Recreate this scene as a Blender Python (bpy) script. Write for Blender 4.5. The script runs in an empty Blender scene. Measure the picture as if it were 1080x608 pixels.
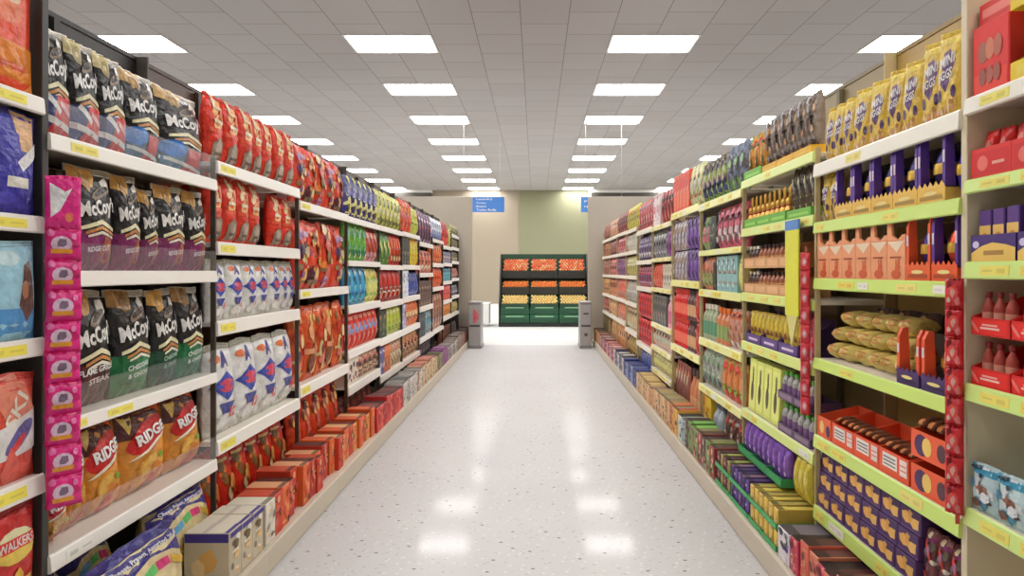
LAMP = 10.0
EXPO = 1.0
import bpy, math, random
from mathutils import Vector, Matrix
R_ = random.Random(7)
SC = bpy.context.scene
COL = SC.collection
F = 608.0            # focal length in photo pixels (1080 wide)
EYE = 1.5
CEIL = 5.2
BACK = 26.4
XF = {'L': 1.58, 'R': 1.35}      # shelf front planes
XK = {'L': 1.32, 'R': 1.15}      # kick plate planes
SG = {'L': -1, 'R': 1}
DEPTH = 0.40
TOPZ = 2.56
def YL(x, X=1.60): return X * F / (565 - x)
def YR(x, X=1.37): return X * F / (x - 565)

# ------------------------------------------------------------------ materials
def lin(c):
    out = []
    for v in c:
        v = max(0.0, min(1.0, v / 255.0))
        out.append(v / 12.92 if v <= 0.04045 else ((v + 0.055) / 1.055) ** 2.4)
    return out
GAIN = 1.28
MATS = {}
def newmat(name):
    m = bpy.data.materials.new(name); m.use_nodes = True
    nt = m.node_tree
    b = nt.nodes['Principled BSDF']
    return m, nt, b
def setcol(nt, b, c, amount=0.12, scale=9.0, obj=True):
    """base colour with a little procedural print variation"""
    tc = nt.nodes.new('ShaderNodeTexCoord')
    oi = nt.nodes.new('ShaderNodeObjectInfo')
    add = nt.nodes.new('ShaderNodeVectorMath'); add.operation = 'ADD'
    mul = nt.nodes.new('ShaderNodeVectorMath'); mul.operation = 'SCALE'; mul.inputs['Scale'].default_value = 9.0
    cb = nt.nodes.new('ShaderNodeCombineXYZ')
    for k in range(3): nt.links.new(oi.outputs['Random'], cb.inputs[k])
    nt.links.new(cb.outputs[0], mul.inputs[0])
    nt.links.new(tc.outputs['Object'], add.inputs[0]); nt.links.new(mul.outputs[0], add.inputs[1])
    nz = nt.nodes.new('ShaderNodeTexNoise'); nz.inputs['Scale'].default_value = scale; nz.inputs['Detail'].default_value = 3
    nt.links.new(add.outputs[0], nz.inputs['Vector'])
    mx = nt.nodes.new('ShaderNodeMix'); mx.data_type = 'RGBA'
    a = [max(0, v * (1 - amount)) for v in c]; d = [min(1, v * (1 + amount)) for v in c]
    mx.inputs[6].default_value = a + [1]; mx.inputs[7].default_value = d + [1]
    nt.links.new(nz.outputs['Fac'], mx.inputs[0])
    nt.links.new(mx.outputs[2], b.inputs['Base Color'])
    return nz, add
def mat(key):
    """'f:r,g,b' glossy film, 'c:' card, 'p:' plastic, 'm:' foil, 's:' painted steel, 'e:' fruit skin"""
    if key in MATS: return MATS[key]
    t, c = key.split(':'); rgb = [float(v) for v in c.split(',')]
    l = lin(rgb); g_ = min(GAIN, .88 / max(max(l), .05)); l = [v * g_ for v in l]
    nm = {'f': 'printed_film', 'c': 'printed_card', 'p': 'plastic', 'm': 'foil', 's': 'painted_steel', 'e': 'fruit_skin'}[t]
    m, nt, b = newmat(nm)
    if t == 'f':
        nz, add = setcol(nt, b, l, .42, 19)
        b.inputs['Roughness'].default_value = .33
        n2 = nt.nodes.new('ShaderNodeTexNoise'); n2.inputs['Scale'].default_value = 26; n2.inputs['Detail'].default_value = 2
        nt.links.new(add.outputs[0], n2.inputs['Vector'])
        bp = nt.nodes.new('ShaderNodeBump'); bp.inputs['Strength'].default_value = .8; bp.inputs['Distance'].default_value = .016
        nt.links.new(n2.outputs['Fac'], bp.inputs['Height']); nt.links.new(bp.outputs[0], b.inputs['Normal'])
    elif t == 'c':
        setcol(nt, b, l, .08, 10); b.inputs['Roughness'].default_value = .5
    elif t == 'p':
        setcol(nt, b, l, .05, 5); b.inputs['Roughness'].default_value = .35
    elif t == 's':
        setcol(nt, b, l, .05, 3); b.inputs['Roughness'].default_value = .42
    elif t == 'm':
        setcol(nt, b, l, .15, 22); b.inputs['Roughness'].default_value = .32; b.inputs['Metallic'].default_value = .55
    elif t == 'e':
        setcol(nt, b, l, .3, 20); b.inputs['Roughness'].default_value = .4
    MATS[key] = m
    return m
def K(c, t='f'):
    if isinstance(c, str): return c
    return '%s:%d,%d,%d' % (t, c[0], c[1], c[2])

# ------------------------------------------------------------------ mesh pieces
class PM:
    def __init__(s): s.v = []; s.f = []; s.m = []; s.k = []; s.sm = []
    def mi(s, key):
        if key not in s.k: s.k.append(key)
        return s.k.index(key)
    def face(s, pts, key, smooth=False):
        n = len(s.v); s.v.extend(pts); s.f.append(tuple(range(n, n + len(pts)))); s.m.append(s.mi(key)); s.sm.append(smooth)
    def mesh(s, verts, faces, key, smooth=False):
        n = len(s.v); s.v.extend(verts); i = s.mi(key)
        for f in faces: s.f.append(tuple(q + n for q in f)); s.m.append(i); s.sm.append(smooth)
    def box(s, x0, x1, y0, y1, z0, z1, key, top=None, bev=0.0):
        if bev <= 0:
            v = [(x0,y0,z0),(x1,y0,z0),(x1,y1,z0),(x0,y1,z0),(x0,y0,z1),(x1,y0,z1),(x1,y1,z1),(x0,y1,z1)]
            s.mesh(v, [(0,3,2,1),(0,1,5,4),(1,2,6,5),(2,3,7,6),(3,0,4,7)], key)
            s.mesh(v, [(4,5,6,7)], top or key)
            return
        b = bev   # chamfered vertical and horizontal edges: three rings
        def ring(i, z): return [(x0+i+b,y0+i,z),(x1-i-b,y0+i,z),(x1-i,y0+i+b,z),(x1-i,y1-i-b,z),(x1-i-b,y1-i,z),(x0+i+b,y1-i,z),(x0+i,y1-i-b,z),(x0+i,y0+i+b,z)]
        rs = [ring(b, z0), ring(0, z0+b), ring(0, z1-b), ring(b, z1)]
        v = [p for r in rs for p in r]; fs = []
        for k in range(3):
            for i in range(8):
                j = (i+1) % 8; fs.append((k*8+i, k*8+j, (k+1)*8+j, (k+1)*8+i))
        fs.append(tuple(range(7, -1, -1)))
        s.mesh(v, fs, key); s.mesh(v[24:32], [tuple(range(8))], top or key)
    def lathe(s, prof, key, n=12, cx=0, cy=0, sx=1, sy=1, smooth=True, cap=True):
        v = []; fs = []
        for r, z in prof:
            for i in range(n):
                a = 2*math.pi*i/n; v.append((cx + r*sx*math.cos(a), cy + r*sy*math.sin(a), z))
        for k in range(len(prof)-1):
            for i in range(n):
                j = (i+1) % n; fs.append((k*n+i, k*n+j, (k+1)*n+j, (k+1)*n+i))
        if cap:
            fs.append(tuple(range(n-1, -1, -1))); fs.append(tuple((len(prof)-1)*n + i for i in range(n)))
        s.mesh(v, fs, key, smooth)
    def extrude(s, prof, axis, a0, a1, key):
        """profile of (p, z) swept along axis 'x' or 'y' between a0 and a1"""
        n = len(prof); v = []
        for a in (a0, a1):
            for p, z in prof: v.append((p, a, z) if axis == 'y' else (a, p, z))
        fs = [(i, (i+1) % n, n+(i+1) % n, n+i) for i in range(n)]
        fs += [tuple(range(n-1, -1, -1)), tuple(range(n, 2*n))]
        s.mesh(v, fs, key)
    def build(s, name, recalc=False):
        me = bpy.data.meshes.new(name)
        me.from_pydata(s.v, [], s.f)
        for k in s.k: me.materials.append(k if isinstance(k, bpy.types.Material) else mat(k))
        me.polygons.foreach_set('material_index', s.m)
        me.polygons.foreach_set('use_smooth', s.sm)
        if recalc:
            import bmesh
            bm = bmesh.new(); bm.from_mesh(me); bmesh.ops.recalc_face_normals(bm, faces=bm.faces); bm.to_mesh(me); bm.free()
        me.update()
        return me

def clip(poly, axis, val, keep_less):
    out = []; n = len(poly)
    for i in range(n):
        p, q = poly[i], poly[(i+1) % n]
        ip = (p[axis] <= val) if keep_less else (p[axis] >= val)
        iq = (q[axis] <= val) if keep_less else (q[axis] >= val)
        if ip: out.append(p)
        if ip != iq:
            t = (val - p[axis]) / (q[axis] - p[axis])
            r = [p[0] + t*(q[0]-p[0]), p[1] + t*(q[1]-p[1])]; r[axis] = val
            out.append(tuple(r))
    return out
def decal(pm, S, poly, key, off, nu=8, nv=10):
    """printed shape: polygon in the (a, b) square of a pack face, laid on its surface"""
    poly = [(min(.995, max(.005, a)), min(.995, max(.005, b))) for a, b in poly]
    a0 = min(p[0] for p in poly); a1 = max(p[0] for p in poly); b0 = min(p[1] for p in poly); b1 = max(p[1] for p in poly)
    for i in range(int(a0*nu), min(nu, int(a1*nu)+1)):
        c = clip(clip(poly, 0, i/nu, False), 0, (i+1)/nu, True)
        if len(c) < 3: continue
        for j in range(int(b0*nv), min(nv, int(b1*nv)+1)):
            d = clip(clip(c, 1, j/nv, False), 1, (j+1)/nv, True)
            if len(d) < 3: continue
            ar = sum(d[q][0]*d[(q+1) % len(d)][1] - d[(q+1) % len(d)][0]*d[q][1] for q in range(len(d)))
            if abs(ar) < 1e-7: continue
            pm.face([S(a, b, off) for a, b in d], key, False)
def ell(cx, cy, rx, ry, n=12, rot=0):
    out = []
    for i in range(n):
        t = 2*math.pi*i/n; x, y = rx*math.cos(t), ry*math.sin(t)
        out.append((cx + x*math.cos(rot) - y*math.sin(rot), cy + x*math.sin(rot) + y*math.cos(rot)))
    return out
def rc(a0, b0, a1, b1): return [(a0,b0),(a1,b0),(a1,b1),(a0,b1)]
def blob(cx, cy, r, rnd, asp=1.0):
    n = rnd.randint(5, 8); ph = rnd.random()*6
    return [(cx + r*rnd.uniform(.6,1.15)*math.cos(ph+2*math.pi*i/n), cy + asp*r*rnd.uniform(.6,1.15)*math.sin(ph+2*math.pi*i/n)) for i in range(n)]
TXT = {}
def text_tris(s, bold=.02, shear=0):
    k = (s, bold, shear)
    if k in TXT: return TXT[k]
    cu = bpy.data.curves.new('lettering', 'FONT'); cu.body = s; cu.resolution_u = 2; cu.offset = bold; cu.shear = shear
    o = bpy.data.objects.new('lettering', cu); COL.objects.link(o)
    dg = bpy.context.evaluated_depsgraph_get(); dg.update()
    me = o.evaluated_get(dg).to_mesh(); me.calc_loop_triangles()
    tr = [[(me.vertices[i].co.x, me.vertices[i].co.y) for i in t.vertices] for t in me.loop_triangles]
    xs = [p[0] for t in tr for p in t] or [0, 1]; ys = [p[1] for t in tr for p in t] or [0, 1]
    bb = (min(xs), max(xs), min(ys), max(ys))
    o.evaluated_get(dg).to_mesh_clear()
    bpy.data.objects.remove(o); bpy.data.curves.remove(cu)
    TXT[k] = (tr, bb); return TXT[k]
def lettering(pm, S, s, cx, cy, w, h, key, off, rot=0, bold=.02, shear=0, asp=1.0):
    tr, (x0, x1, y0, y1) = text_tris(s, bold, shear)
    for t in tr:
        q = []
        for x, y in t:
            u = (x - (x0+x1)/2) / (x1-x0) * w; v = (y - (y0+y1)/2) / (y1-y0) * h
            q.append((cx + u*math.cos(rot) - v*math.sin(rot)/asp, cy + (u*math.sin(rot)*asp + v*math.cos(rot))))
        ar = (q[1][0]-q[0][0])*(q[2][1]-q[0][1]) - (q[2][0]-q[0][0])*(q[1][1]-q[0][1])
        if ar < 0: q.reverse()
        decal(pm, S, q, key, off)
def paint(pm, S, decals, t='f', step=.0007, base=.0009):
    for i, d in enumerate(decals):
        off = base + i*step
        if d[0] == 'P': decal(pm, S, d[1], K(d[2], t), off)
        elif d[0] == 'T':
            kw = d[7] if len(d) > 7 else {}
            lettering(pm, S, d[1], d[2], d[3], d[4], d[5], K(d[6], t), off, **kw)
def busy(seed, pal, n=12, band=None, lo=.06, hi=.94):
    """a printed pack front of pictures, bands and marks"""
    r = random.Random(seed); out = []
    if band: out.append(('P', rc(.0, band[0], 1, band[1]), band[2]))
    for i in range(int(n*1.5)):
        c = r.choice(pal); k = r.random()
        q_ = r.random()
        if q_ < .25: c = [v + (236-v)*.3 for v in c]
        elif q_ < .5: c = [v*.5 for v in c]
        x, y = r.uniform(.15, .85), r.uniform(lo, hi)
        if k < .55: out.append(('P', blob(x, y, r.uniform(.09, .24), r, .6), c))
        elif k < .8: out.append(('P', ell(x, y, r.uniform(.1, .26), r.uniform(.04, .11), 10, r.uniform(-.4, .4)), c))
        else:
            w = r.uniform(.1, .3); h = r.uniform(.015, .04); out.append(('P', rc(x-w, y-h, x+w, y+h), c))
    return out

PROTO = {}
class Pack:
    def __init__(s, parts, w, h, d, kind): s.parts = parts; s.w = w; s.h = h; s.d = d; s.kind = kind
def bag(w, h, d, base, decals=(), seal=None, seed=1, lean=0.0, split=False, kind='crisp_bag', t='f', nv=12, fat=.0):
    r = random.Random(seed); p1, p2 = r.random()*6, r.random()*6
    def prof(b):
        q = max(0, min(1, (b - .045) / .91)); e = max(0.0, math.sin(math.pi*q)) ** .42
        return e * (1.12 - .3*b + fat*(1-b))
    def half(a, b):
        s_ = abs(2*a - 1); return .004 + d/2 * prof(b) * max(0.0, 1 - s_**3.4) ** .6 * (1 + .06*math.sin(9*a + 7*b + p1))
    def xy(a, b):
        e = prof(b); x = (a - .5) * w * (1 - .04*min(1, e))
        wob = (1 - min(1, e)) * .006 * math.sin(a*22 + p1)
        z = h * b + (-.012*h*math.cos(a*5 + p2) - .01*h*abs(2*a-1)) * max(0, b - .8) * 5
        return x, wob + lean*b, z
    def S(a, b, off=0):
        x, y, z = xy(a, b); return (x, y - half(a, b) - off, z)
    def Bk(a, b):
        x, y, z = xy(a, b); return (x, y + half(a, b), z)
    na = 8; pm = PM()
    def shell(pm, b0, b1, n, key):
        rows = []
        for j in range(n+1):
            b = b0 + (b1-b0)*j/n
            rows.append([S(i/na, b) for i in range(na+1)] + [Bk(1 - i/na, b) for i in range(na+1)])
        m = 2*(na+1); v = [p for rr in rows for p in rr]; fs = []
        for j in range(n):
            for i in range(m): fs.append((j*m+i, j*m+(i+1) % m, (j+1)*m+(i+1) % m, (j+1)*m+i))
        fs.append(tuple(range(m-1, -1, -1))); fs.append(tuple(n*m + i for i in range(m)))
        pm.mesh(v, fs, key, True)
    if split:
        shell(pm, 0, .93, nv, K(base, t)); paint(pm, S, decals, t)
        ps = PM(); shell(ps, .93, 1, 2, K(seal or base, t))
        for q in range(3):
            b = .945 + q*.016; decal(ps, S, rc(.02, b, .98, b+.006), K([v*.75 for v in (seal or base)], t), .001)
        parts = [('film_body', pm.build('film_body')), ('top_seal', ps.build('top_seal'))]
    else:
        shell(pm, 0, 1, nv, K(base, t))
        if seal: decal(pm, S, rc(.005, .93, .995, .995), K(seal, t), .0007)
        paint(pm, S, decals, t)
        parts = [(kind, pm.build(kind))]
    return Pack(parts, w, h, d, kind)
def carton(w, h, d, base, decals=(), top=None, side=None, tdec=(), sdec=(), kind='carton', t='c', bev=.003):
    pm = PM(); pm.box(-w/2, w/2, -d/2, d/2, 0, h, K(base, t), K(top or base, t), bev)
    S = lambda a, b, off=0: ((a-.5)*w*.985, -d/2 - off, h*(.01 + .98*b))
    paint(pm, S, decals, t, .0004, .0006)
    T = lambda a, b, off=0: ((a-.5)*w*.97, -d/2 + d*(.015+.97*b), h + off)
    paint(pm, T, tdec, t, .0004, .0006)
    SL = lambda a, b, off=0: (-w/2 - off, d/2 - d*(.015+.97*a), h*(.01+.98*b))
    SR = lambda a, b, off=0: (w/2 + off, -d/2 + d*(.015+.97*a), h*(.01+.98*b))
    sd = ([('P', rc(0, 0, 1, 1), side)] if side else []) + list(sdec)
    paint(pm, SL, sd, t, .0004, .0006); paint(pm, SR, sd, t, .0004, .0006)
    return Pack([(kind, pm.build(kind))], w, h, d, kind)
def bottle(r, h, body, cap, label=None, kind='bottle', sq=1.0, n=12, split=True, neck=.42):
    b = PM(); b.lathe([(r*.9,0),(r,.01),(r,h*.6),(r*.92,h*.68),(r*neck,h*.82),(r*neck,h*.9)], K(body,'p'), n, sy=sq)
    c = PM(); c.lathe([(r*neck*1.25,h*.86),(r*neck*1.25,h*.985),(r*neck*1.1,h)], K(cap,'p'), n, sy=sq)
    parts = [('bottle_body', b), ('cap', c)]
    if label:
        l = PM(); l.lathe([(r*1.012,h*.14),(r*1.012,h*.52)], K(label,'c'), n, sy=sq, cap=False); parts.append(('label_band', l))
    if not split:
        m = PM()
        for _, q in parts:
            for f, i, s in zip(q.f, q.m, q.sm): m.face([q.v[k] for k in f], q.k[i], s)
        return Pack([(kind, m.build(kind))], 2*r, h, 2*r*sq, kind)
    return Pack([(nm, q.build(nm)) for nm, q in parts], 2*r, h, 2*r*sq, kind)
def eggprof(h, r, n=10):
    out = []
    for i in range(n+1):
        t = math.pi*i/n; z = h*(1-math.cos(t))/2; out.append((max(.0005, r*math.sin(t)*(1.08 - .22*z/h)), z))
    return out
def tray(w, h, d, base, decals=(), lip=None, kind='display_tray', back=None):
    """open shelf tray: floor, low front lip with a dip, sloping sides, back wall"""
    lip = lip or h*.6; back = back or h; pm = PM(); k = K(base,'c'); th = .003
    pm.box(-w/2, w/2, -d/2, d/2, 0, th, k)
    for sx in (-1, 1):
        x0 = sx*w/2; x1 = x0 - sx*th
        a, b = min(x0,x1), max(x0,x1)
        pm.extrude([(-d/2,th),(d/2,th),(d/2,back),(-d/2,lip)], 'x', a, b, k)
    pm.box(-w/2+th, w/2-th, -d/2, -d/2+th, th, lip, k); pm.box(-w/2+th, w/2-th, d/2-th, d/2, th, back, k)
    S = lambda a, b, off=0: ((a-.5)*w, -d/2 - off, lip*(.02+.96*b))
    paint(pm, S, decals, 'c', .0004, .0006)
    return Pack([(kind, pm.build(kind))], w, back, d, kind)
def egg_carton(w, h, d, card, base, foil):
    """gift carton: gold zigzag foot, two tall side cheeks, back board and a foil egg"""
    c = PM(); k = K(card,'c'); th = .012
    for sx in (-1, 1):
        x = sx*(w/2 - .008)
        v0 = [(-d/2, h*.2), (-d*.2, h*.2), (-d*.26, h), (-d*.4, h), (-d/2, h*.86)]
        c.extrude(v0, 'x', x-.007, x+.007, k)
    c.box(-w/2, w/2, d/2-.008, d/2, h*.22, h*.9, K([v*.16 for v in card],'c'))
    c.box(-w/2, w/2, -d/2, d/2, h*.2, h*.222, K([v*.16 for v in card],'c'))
    for sx in (-1, 1): c.box(sx*(w/2-.008)-.005, sx*(w/2-.008)+.005, -d/2-.0012, -d/2, h*.55, h*.72, K((205,190,200),'c'))
    f = PM(); f.box(-w/2, w/2, -d/2-.002, d/2, 0, h*.22, K(base,'c'), bev=.002)
    n = 5; z = [h*(.22 + (.09 if i % 2 else .02)) for i in range(2*n+1)]
    for i in range(2*n):
        xa, xb = -w/2 + w*i/(2*n), -w/2 + w*(i+1)/(2*n)
        f.face([(xa,-d/2-.003,h*.2),(xb,-d/2-.003,h*.2),(xb,-d/2-.003,z[i+1]),(xa,-d/2-.003,z[i])], K(base,'c'))
    S = lambda a, b, off=0: ((a-.5)*w, -d/2-.0025-off, h*.22*b)
    paint(f, S, [('P', rc(.1,.25,.9,.5), [v*.72 for v in base]), ('P', ell(.5,.65,.25,.14), (235,215,140))], 'c', .0004, .0008)
    e = PM(); pr = [(r, z_+h*.2) for r, z_ in eggprof(h*.62, w*.3)]
    e.lathe(pr, K(foil,'m'), 14)
    e.lathe([(w*.305*1.02, h*.42), (w*.312, h*.5), (w*.30, h*.57)], K((200,165,70),'m'), 14, cap=False)
    return Pack([('card_sleeve', c.build('card_sleeve', True)), ('card_foot', f.build('card_foot')), ('foil_egg', e.build('foil_egg'))], w, h, d, 'egg_carton')
def gable_carton(w, h, d, base):
    """carton whose front rises to a narrow neck at one side, with a rabbit print"""
    pm = PM(); k = K(base,'c'); hb = h*.66
    pm.box(-w/2, w/2, -d/2, d/2, 0, hb, k, bev=.002)
    pts = [(-w/2, hb), (-w*.5, h), (-w*.28, h), (-w*.22, hb*1.12), (w*.1, hb*.98+.004), (w*.36, hb*1.14), (w/2, hb*1.14), (w/2, hb)]
    pm.extrude([(p, z) for p, z in pts], 'y', -d/2, -d/2+.01, k)
    S = lambda a, b, off=0: ((a-.5)*w, -d/2 - off, hb*b)
    dec = [('P', [(.02,.98),(.98,.98),(.55,.7)], (238,215,185)), ('P', ell(.52,.16,.28,.12), (190,85,50)), ('P', ell(.6,.32,.14,.1), (195,90,50)),
           ('P', ell(.53,.45,.04,.09), (195,95,55)), ('P', ell(.67,.46,.04,.09), (195,95,55)), ('P', rc(.2,.56,.8,.6), (150,70,45))]
    paint(pm, S, dec, 'c', .0004, .0006)
    return Pack([('gift_carton', pm.build('gift_carton', True))], w, h, d, 'gift_carton')
def bunny(h, base, ear=True):
    pm = PM(); k = K(base,'m'); r = h*.2
    pm.lathe([(r*.8,0),(r*1.05,h*.08),(r,h*.25),(r*.62,h*.42),(r*.55,h*.46)], k, 10)
    pm.lathe([(r_*.9, z+h*.42) for r_, z in eggprof(h*.27, r*.72, 6)], k, 10, cy=-r*.1)
    for sx in (-1, 1): pm.lathe([(r_, z+h*.64) for r_, z in eggprof(h*.36, r*.2, 6)], k, 6, cx=sx*r*.3)
    pm.lathe([(r*.62,h*.40),(r*.68,h*.43),(r*.6,h*.46)], K((150,30,30),'p'), 10, cap=False)
    return Pack([('foil_bunny', pm.build('foil_bunny'))], 2*r, h, 2*r, 'foil_bunny')
def pillow(w, h, d, base, decals=(), kind='sweet_pouch', seed=1, t='f', pw=5, pe=.6):
    """pouch lying flat: long axis along x, crimped at both ends, print on the front-upper side"""
    r = random.Random(seed); p = r.random()*6; pm = PM(); n = 12; rows = []; nx = 10
    def pt(u, th, off=0):
        q = abs(2*u-1); e = (1 - q**pw) ** pe if q < 1 else 0
        rr = max(.06, e) * (1 + .06*math.sin(u*14+p) + .05*math.sin(3*th+p))
        return ((u-.5)*w, -(d/2*rr+off)*math.cos(th)*(1 if e > .1 else 1), h/2 + (h/2*rr+off)*math.sin(th))
    for i in range(nx+1): rows.append([pt(i/nx, 2*math.pi*j/n) for j in range(n)])
    v = [q for rr in rows for q in rr]; fs = []
    for i in range(nx):
        for j in range(n): fs.append((i*n+j, (i+1)*n+j, (i+1)*n+(j+1) % n, i*n+(j+1) % n))
    fs += [tuple(range(n)), tuple(nx*n + j for j in range(n-1, -1, -1))]
    pm.mesh(v, fs, K(base, t), True)
    paint(pm, lambda a, b, off=0: pt(a, -.7 + 2.2*b, off), decals, t)
    return Pack([(kind, pm.build(kind, False))], w, h, d, kind)

# ------------------------------------------------------------------ things, labels
ORD = ['zeroth','first','second','third','fourth','fifth','sixth','seventh','eighth','ninth','tenth','eleventh','twelfth','thirteenth','fourteenth','fifteenth','sixteenth','seventeenth','eighteenth','nineteenth','twentieth']
def thing(name, label, cat, loc=(0,0,0), rz=0, group=None):
    o = bpy.data.objects.new(name, None); COL.objects.link(o); o.location = loc; o.rotation_euler = (0,0,rz)
    o.empty_display_size = .05
    o['label'] = label; o['category'] = cat
    if group: o['group'] = group
    return o
def part(name, me, parent=None, label=None):
    if isinstance(me, PM): me = me.build(name)
    o = bpy.data.objects.new(name, me); COL.objects.link(o)
    if parent: o.parent = parent
    if label: o['label'] = label
    return o
def struct(name, me):
    o = part(name, me); o['kind'] = 'structure'; return o
def spawn(pk, loc, rz, label, cat, group=None, scale=(1,1,1), kind=None, tilt=0.0, roll=0.0):
    kind = kind or pk.kind
    if len(pk.parts) == 1:
        o = bpy.data.objects.new(kind, pk.parts[0][1]); COL.objects.link(o)
        o['label'] = label; o['category'] = cat
        if group: o['group'] = group
    else:
        o = thing(kind, label, cat, group=group)
        for nm, me in pk.parts: part(nm, me, o)
    o.location = loc; o.rotation_euler = (tilt, roll, rz); o.rotation_mode = 'XYZ'; o.scale = scale
    return o
RZ = {'L': math.pi/2, 'R': -math.pi/2}
def bayname(side, k):
    w = 'left' if side == 'L' else 'right'
    return '%s edge bay' % w if k == 0 else '%s %s bay' % (ORD[k], w)
CNT = {}
class Bay:
    def __init__(s, side, k, y0, y1, zs): s.side = side; s.k = k; s.y0 = y0; s.y1 = y1; s.zs = zs
    def shelfname(s, i):
        if i == 'deck': return 'base deck'
        if i == 0: return 'top shelf'
        if i == len(s.zs)-1: return 'lowest shelf'
        return '%s shelf' % ORD[i+1]
def shelf_label(desc, n, where, bay, one=False):
    if one: return '%s on %s, %s' % (desc, where, bay)
    return '%s, %s along %s, %s' % (desc, ORD[n] if n < len(ORD) else 'farthest', where, bay)
def row(bay, i, ya, yb, n, pk, desc, cat, h=None, setback=.02, fill=.97, dz=0, jit=.0, depth_scale=1.0, tilt=0.0, where=None, kind=None, face=0.0, tjit=.03, xf=None):
    """n packs side by side between ya (near) and yb (far) on shelf i of the bay"""
    side = bay.side
    if side == 'R' and pk.kind == 'snack_pouch': kind = 'sweet_pouch'
    z = (0.125 if i == 'deck' else bay.zs[i][0]) + dz + .001
    if bay.k == 10: yb = min(yb, bay.y1 - .018)
    if tilt: z += abs(math.sin(tilt)) * pk.d * depth_scale / 2
    pitch = (yb - ya) / n; sx = pitch*fill / pk.w; sz = (h / pk.h) if h else 1.0
    xfront = xf if xf is not None else XF[side] + setback
    base = where or bay.shelfname(i); key = (side, bay.k, base, desc)
    packs = pk if isinstance(pk, list) else [pk]
    for q in range(n):
        CNT[key] = CNT.get(key, 0) + 1
        y = ya + pitch*(q+.5)
        x = SG[side] * (xfront + pk.d*depth_scale/2 + jit*R_.random())
        lab = shelf_label(desc, CNT[key], base, bayname(side, bay.k), one=(n == 1 and CNT[key] == 1))
        spawn(pk, (x, y, z), RZ[side] + face + R_.uniform(-tjit, tjit), lab, cat, scale=(sx, depth_scale, sz*(1 + R_.uniform(-.02, .0))), kind=kind, tilt=tilt,
              group='%s on the %s of the %s' % (desc, base, bayname(side, bay.k)) if n > 1 else None)

# ------------------------------------------------------------------ shelving
LW = 1.0; RW = .98
LB = [.85 + LW*k for k in range(12)]          # left bay boundaries; bay k spans LB[k]..LB[k+1]
RB = [.83 + RW*k for k in range(12)]
ZL = {0:[(2.05,2.0),(1.67,1.62),(1.285,1.23),(.85,.79),(.47,.42)], 1:[(1.947,1.895),(1.497,1.445),(.996,.95),(.57,.515)],
      2:[(2.045,1.985),(1.643,1.58),(1.245,1.175),(.65,.58)], 3:[(1.97,1.91),(1.37,1.31),(.72,.645)],
      4:[(1.96,1.91),(1.585,1.54),(1.2,1.135),(.815,.75),(.515,.44)], 5:[(1.96,1.91),(1.56,1.51),(1.17,1.105),(.8,.73),(.42,.35)],
      6:[(1.97,1.92),(1.57,1.515),(1.18,1.115),(.8,.73),(.42,.35)], 7:[(1.9,1.84),(1.47,1.41),(1.0,.93),(.57,.5)],
      8:[(2.0,1.95),(1.62,1.56),(1.24,1.18),(.57,.51)], 9:[(1.94,1.88),(1.64,1.58),(1.32,1.26),(.98,.92),(.7,.63)],
      10:[(2.2,2.14),(1.96,1.9),(1.69,1.63),(1.36,1.3),(1.02,.96),(.69,.63)]}
ZR = {0:[(2.035,1.985),(1.78,1.74),(1.525,1.475),(1.147,1.095),(.76,.705)], 1:[(2.01,1.95),(1.73,1.68),(1.462,1.412),(1.08,1.03),(.71,.65),(.37,.305)],
      2:[(2.08,2.03),(1.77,1.72),(1.357,1.305),(1.045,.99),(.61,.555)], 3:[(2.04,1.985),(1.66,1.62),(1.35,1.295),(.957,.9),(.58,.525)],
      4:[(2.06,2.0),(1.41,1.35),(.785,.725)], 5:[(2.0,1.95),(1.64,1.6),(1.31,1.265),(.91,.86),(.65,.6),(.39,.34)],
      6:[(2.02,1.96),(1.63,1.58),(1.3,1.245),(.58,.52)], 7:[(2.09,2.04),(1.78,1.73),(1.43,1.38),(1.05,1.0),(.66,.6)],
      8:[(2.1,2.05),(1.78,1.73),(1.43,1.38),(1.06,1.01),(.72,.66)], 9:[(2.1,2.05),(1.78,1.73),(1.43,1.38),(1.06,1.01),(.72,.66)],
      10:[(2.1,2.05),(1.78,1.73),(1.43,1.38),(1.06,1.01),(.72,.66)]}
BACKC = {('L',0):(90,75,65),('L',1):(38,34,31),('L',2):(72,52,42),('L',3):(78,48,34),('R',0):(205,193,165),('R',1):(168,142,84),('R',2):(140,126,92),('R',3):(120,110,90)}
LIME = (190,212,112); CREAM = (226,222,212)
def strip_colour(side, k):
    if side == 'L': return (228,224,217)
    return {0:(196,218,128),1:(190,214,112),2:(200,214,125),3:(212,215,140),4:(216,216,140),5:(222,217,165)}.get(k, (228,222,205))
def ticket(pm, S, w0, w1, key):
    decal(pm, S, rc(w0, .1, w1, .9), key, .0012, 4, 2)
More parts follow.
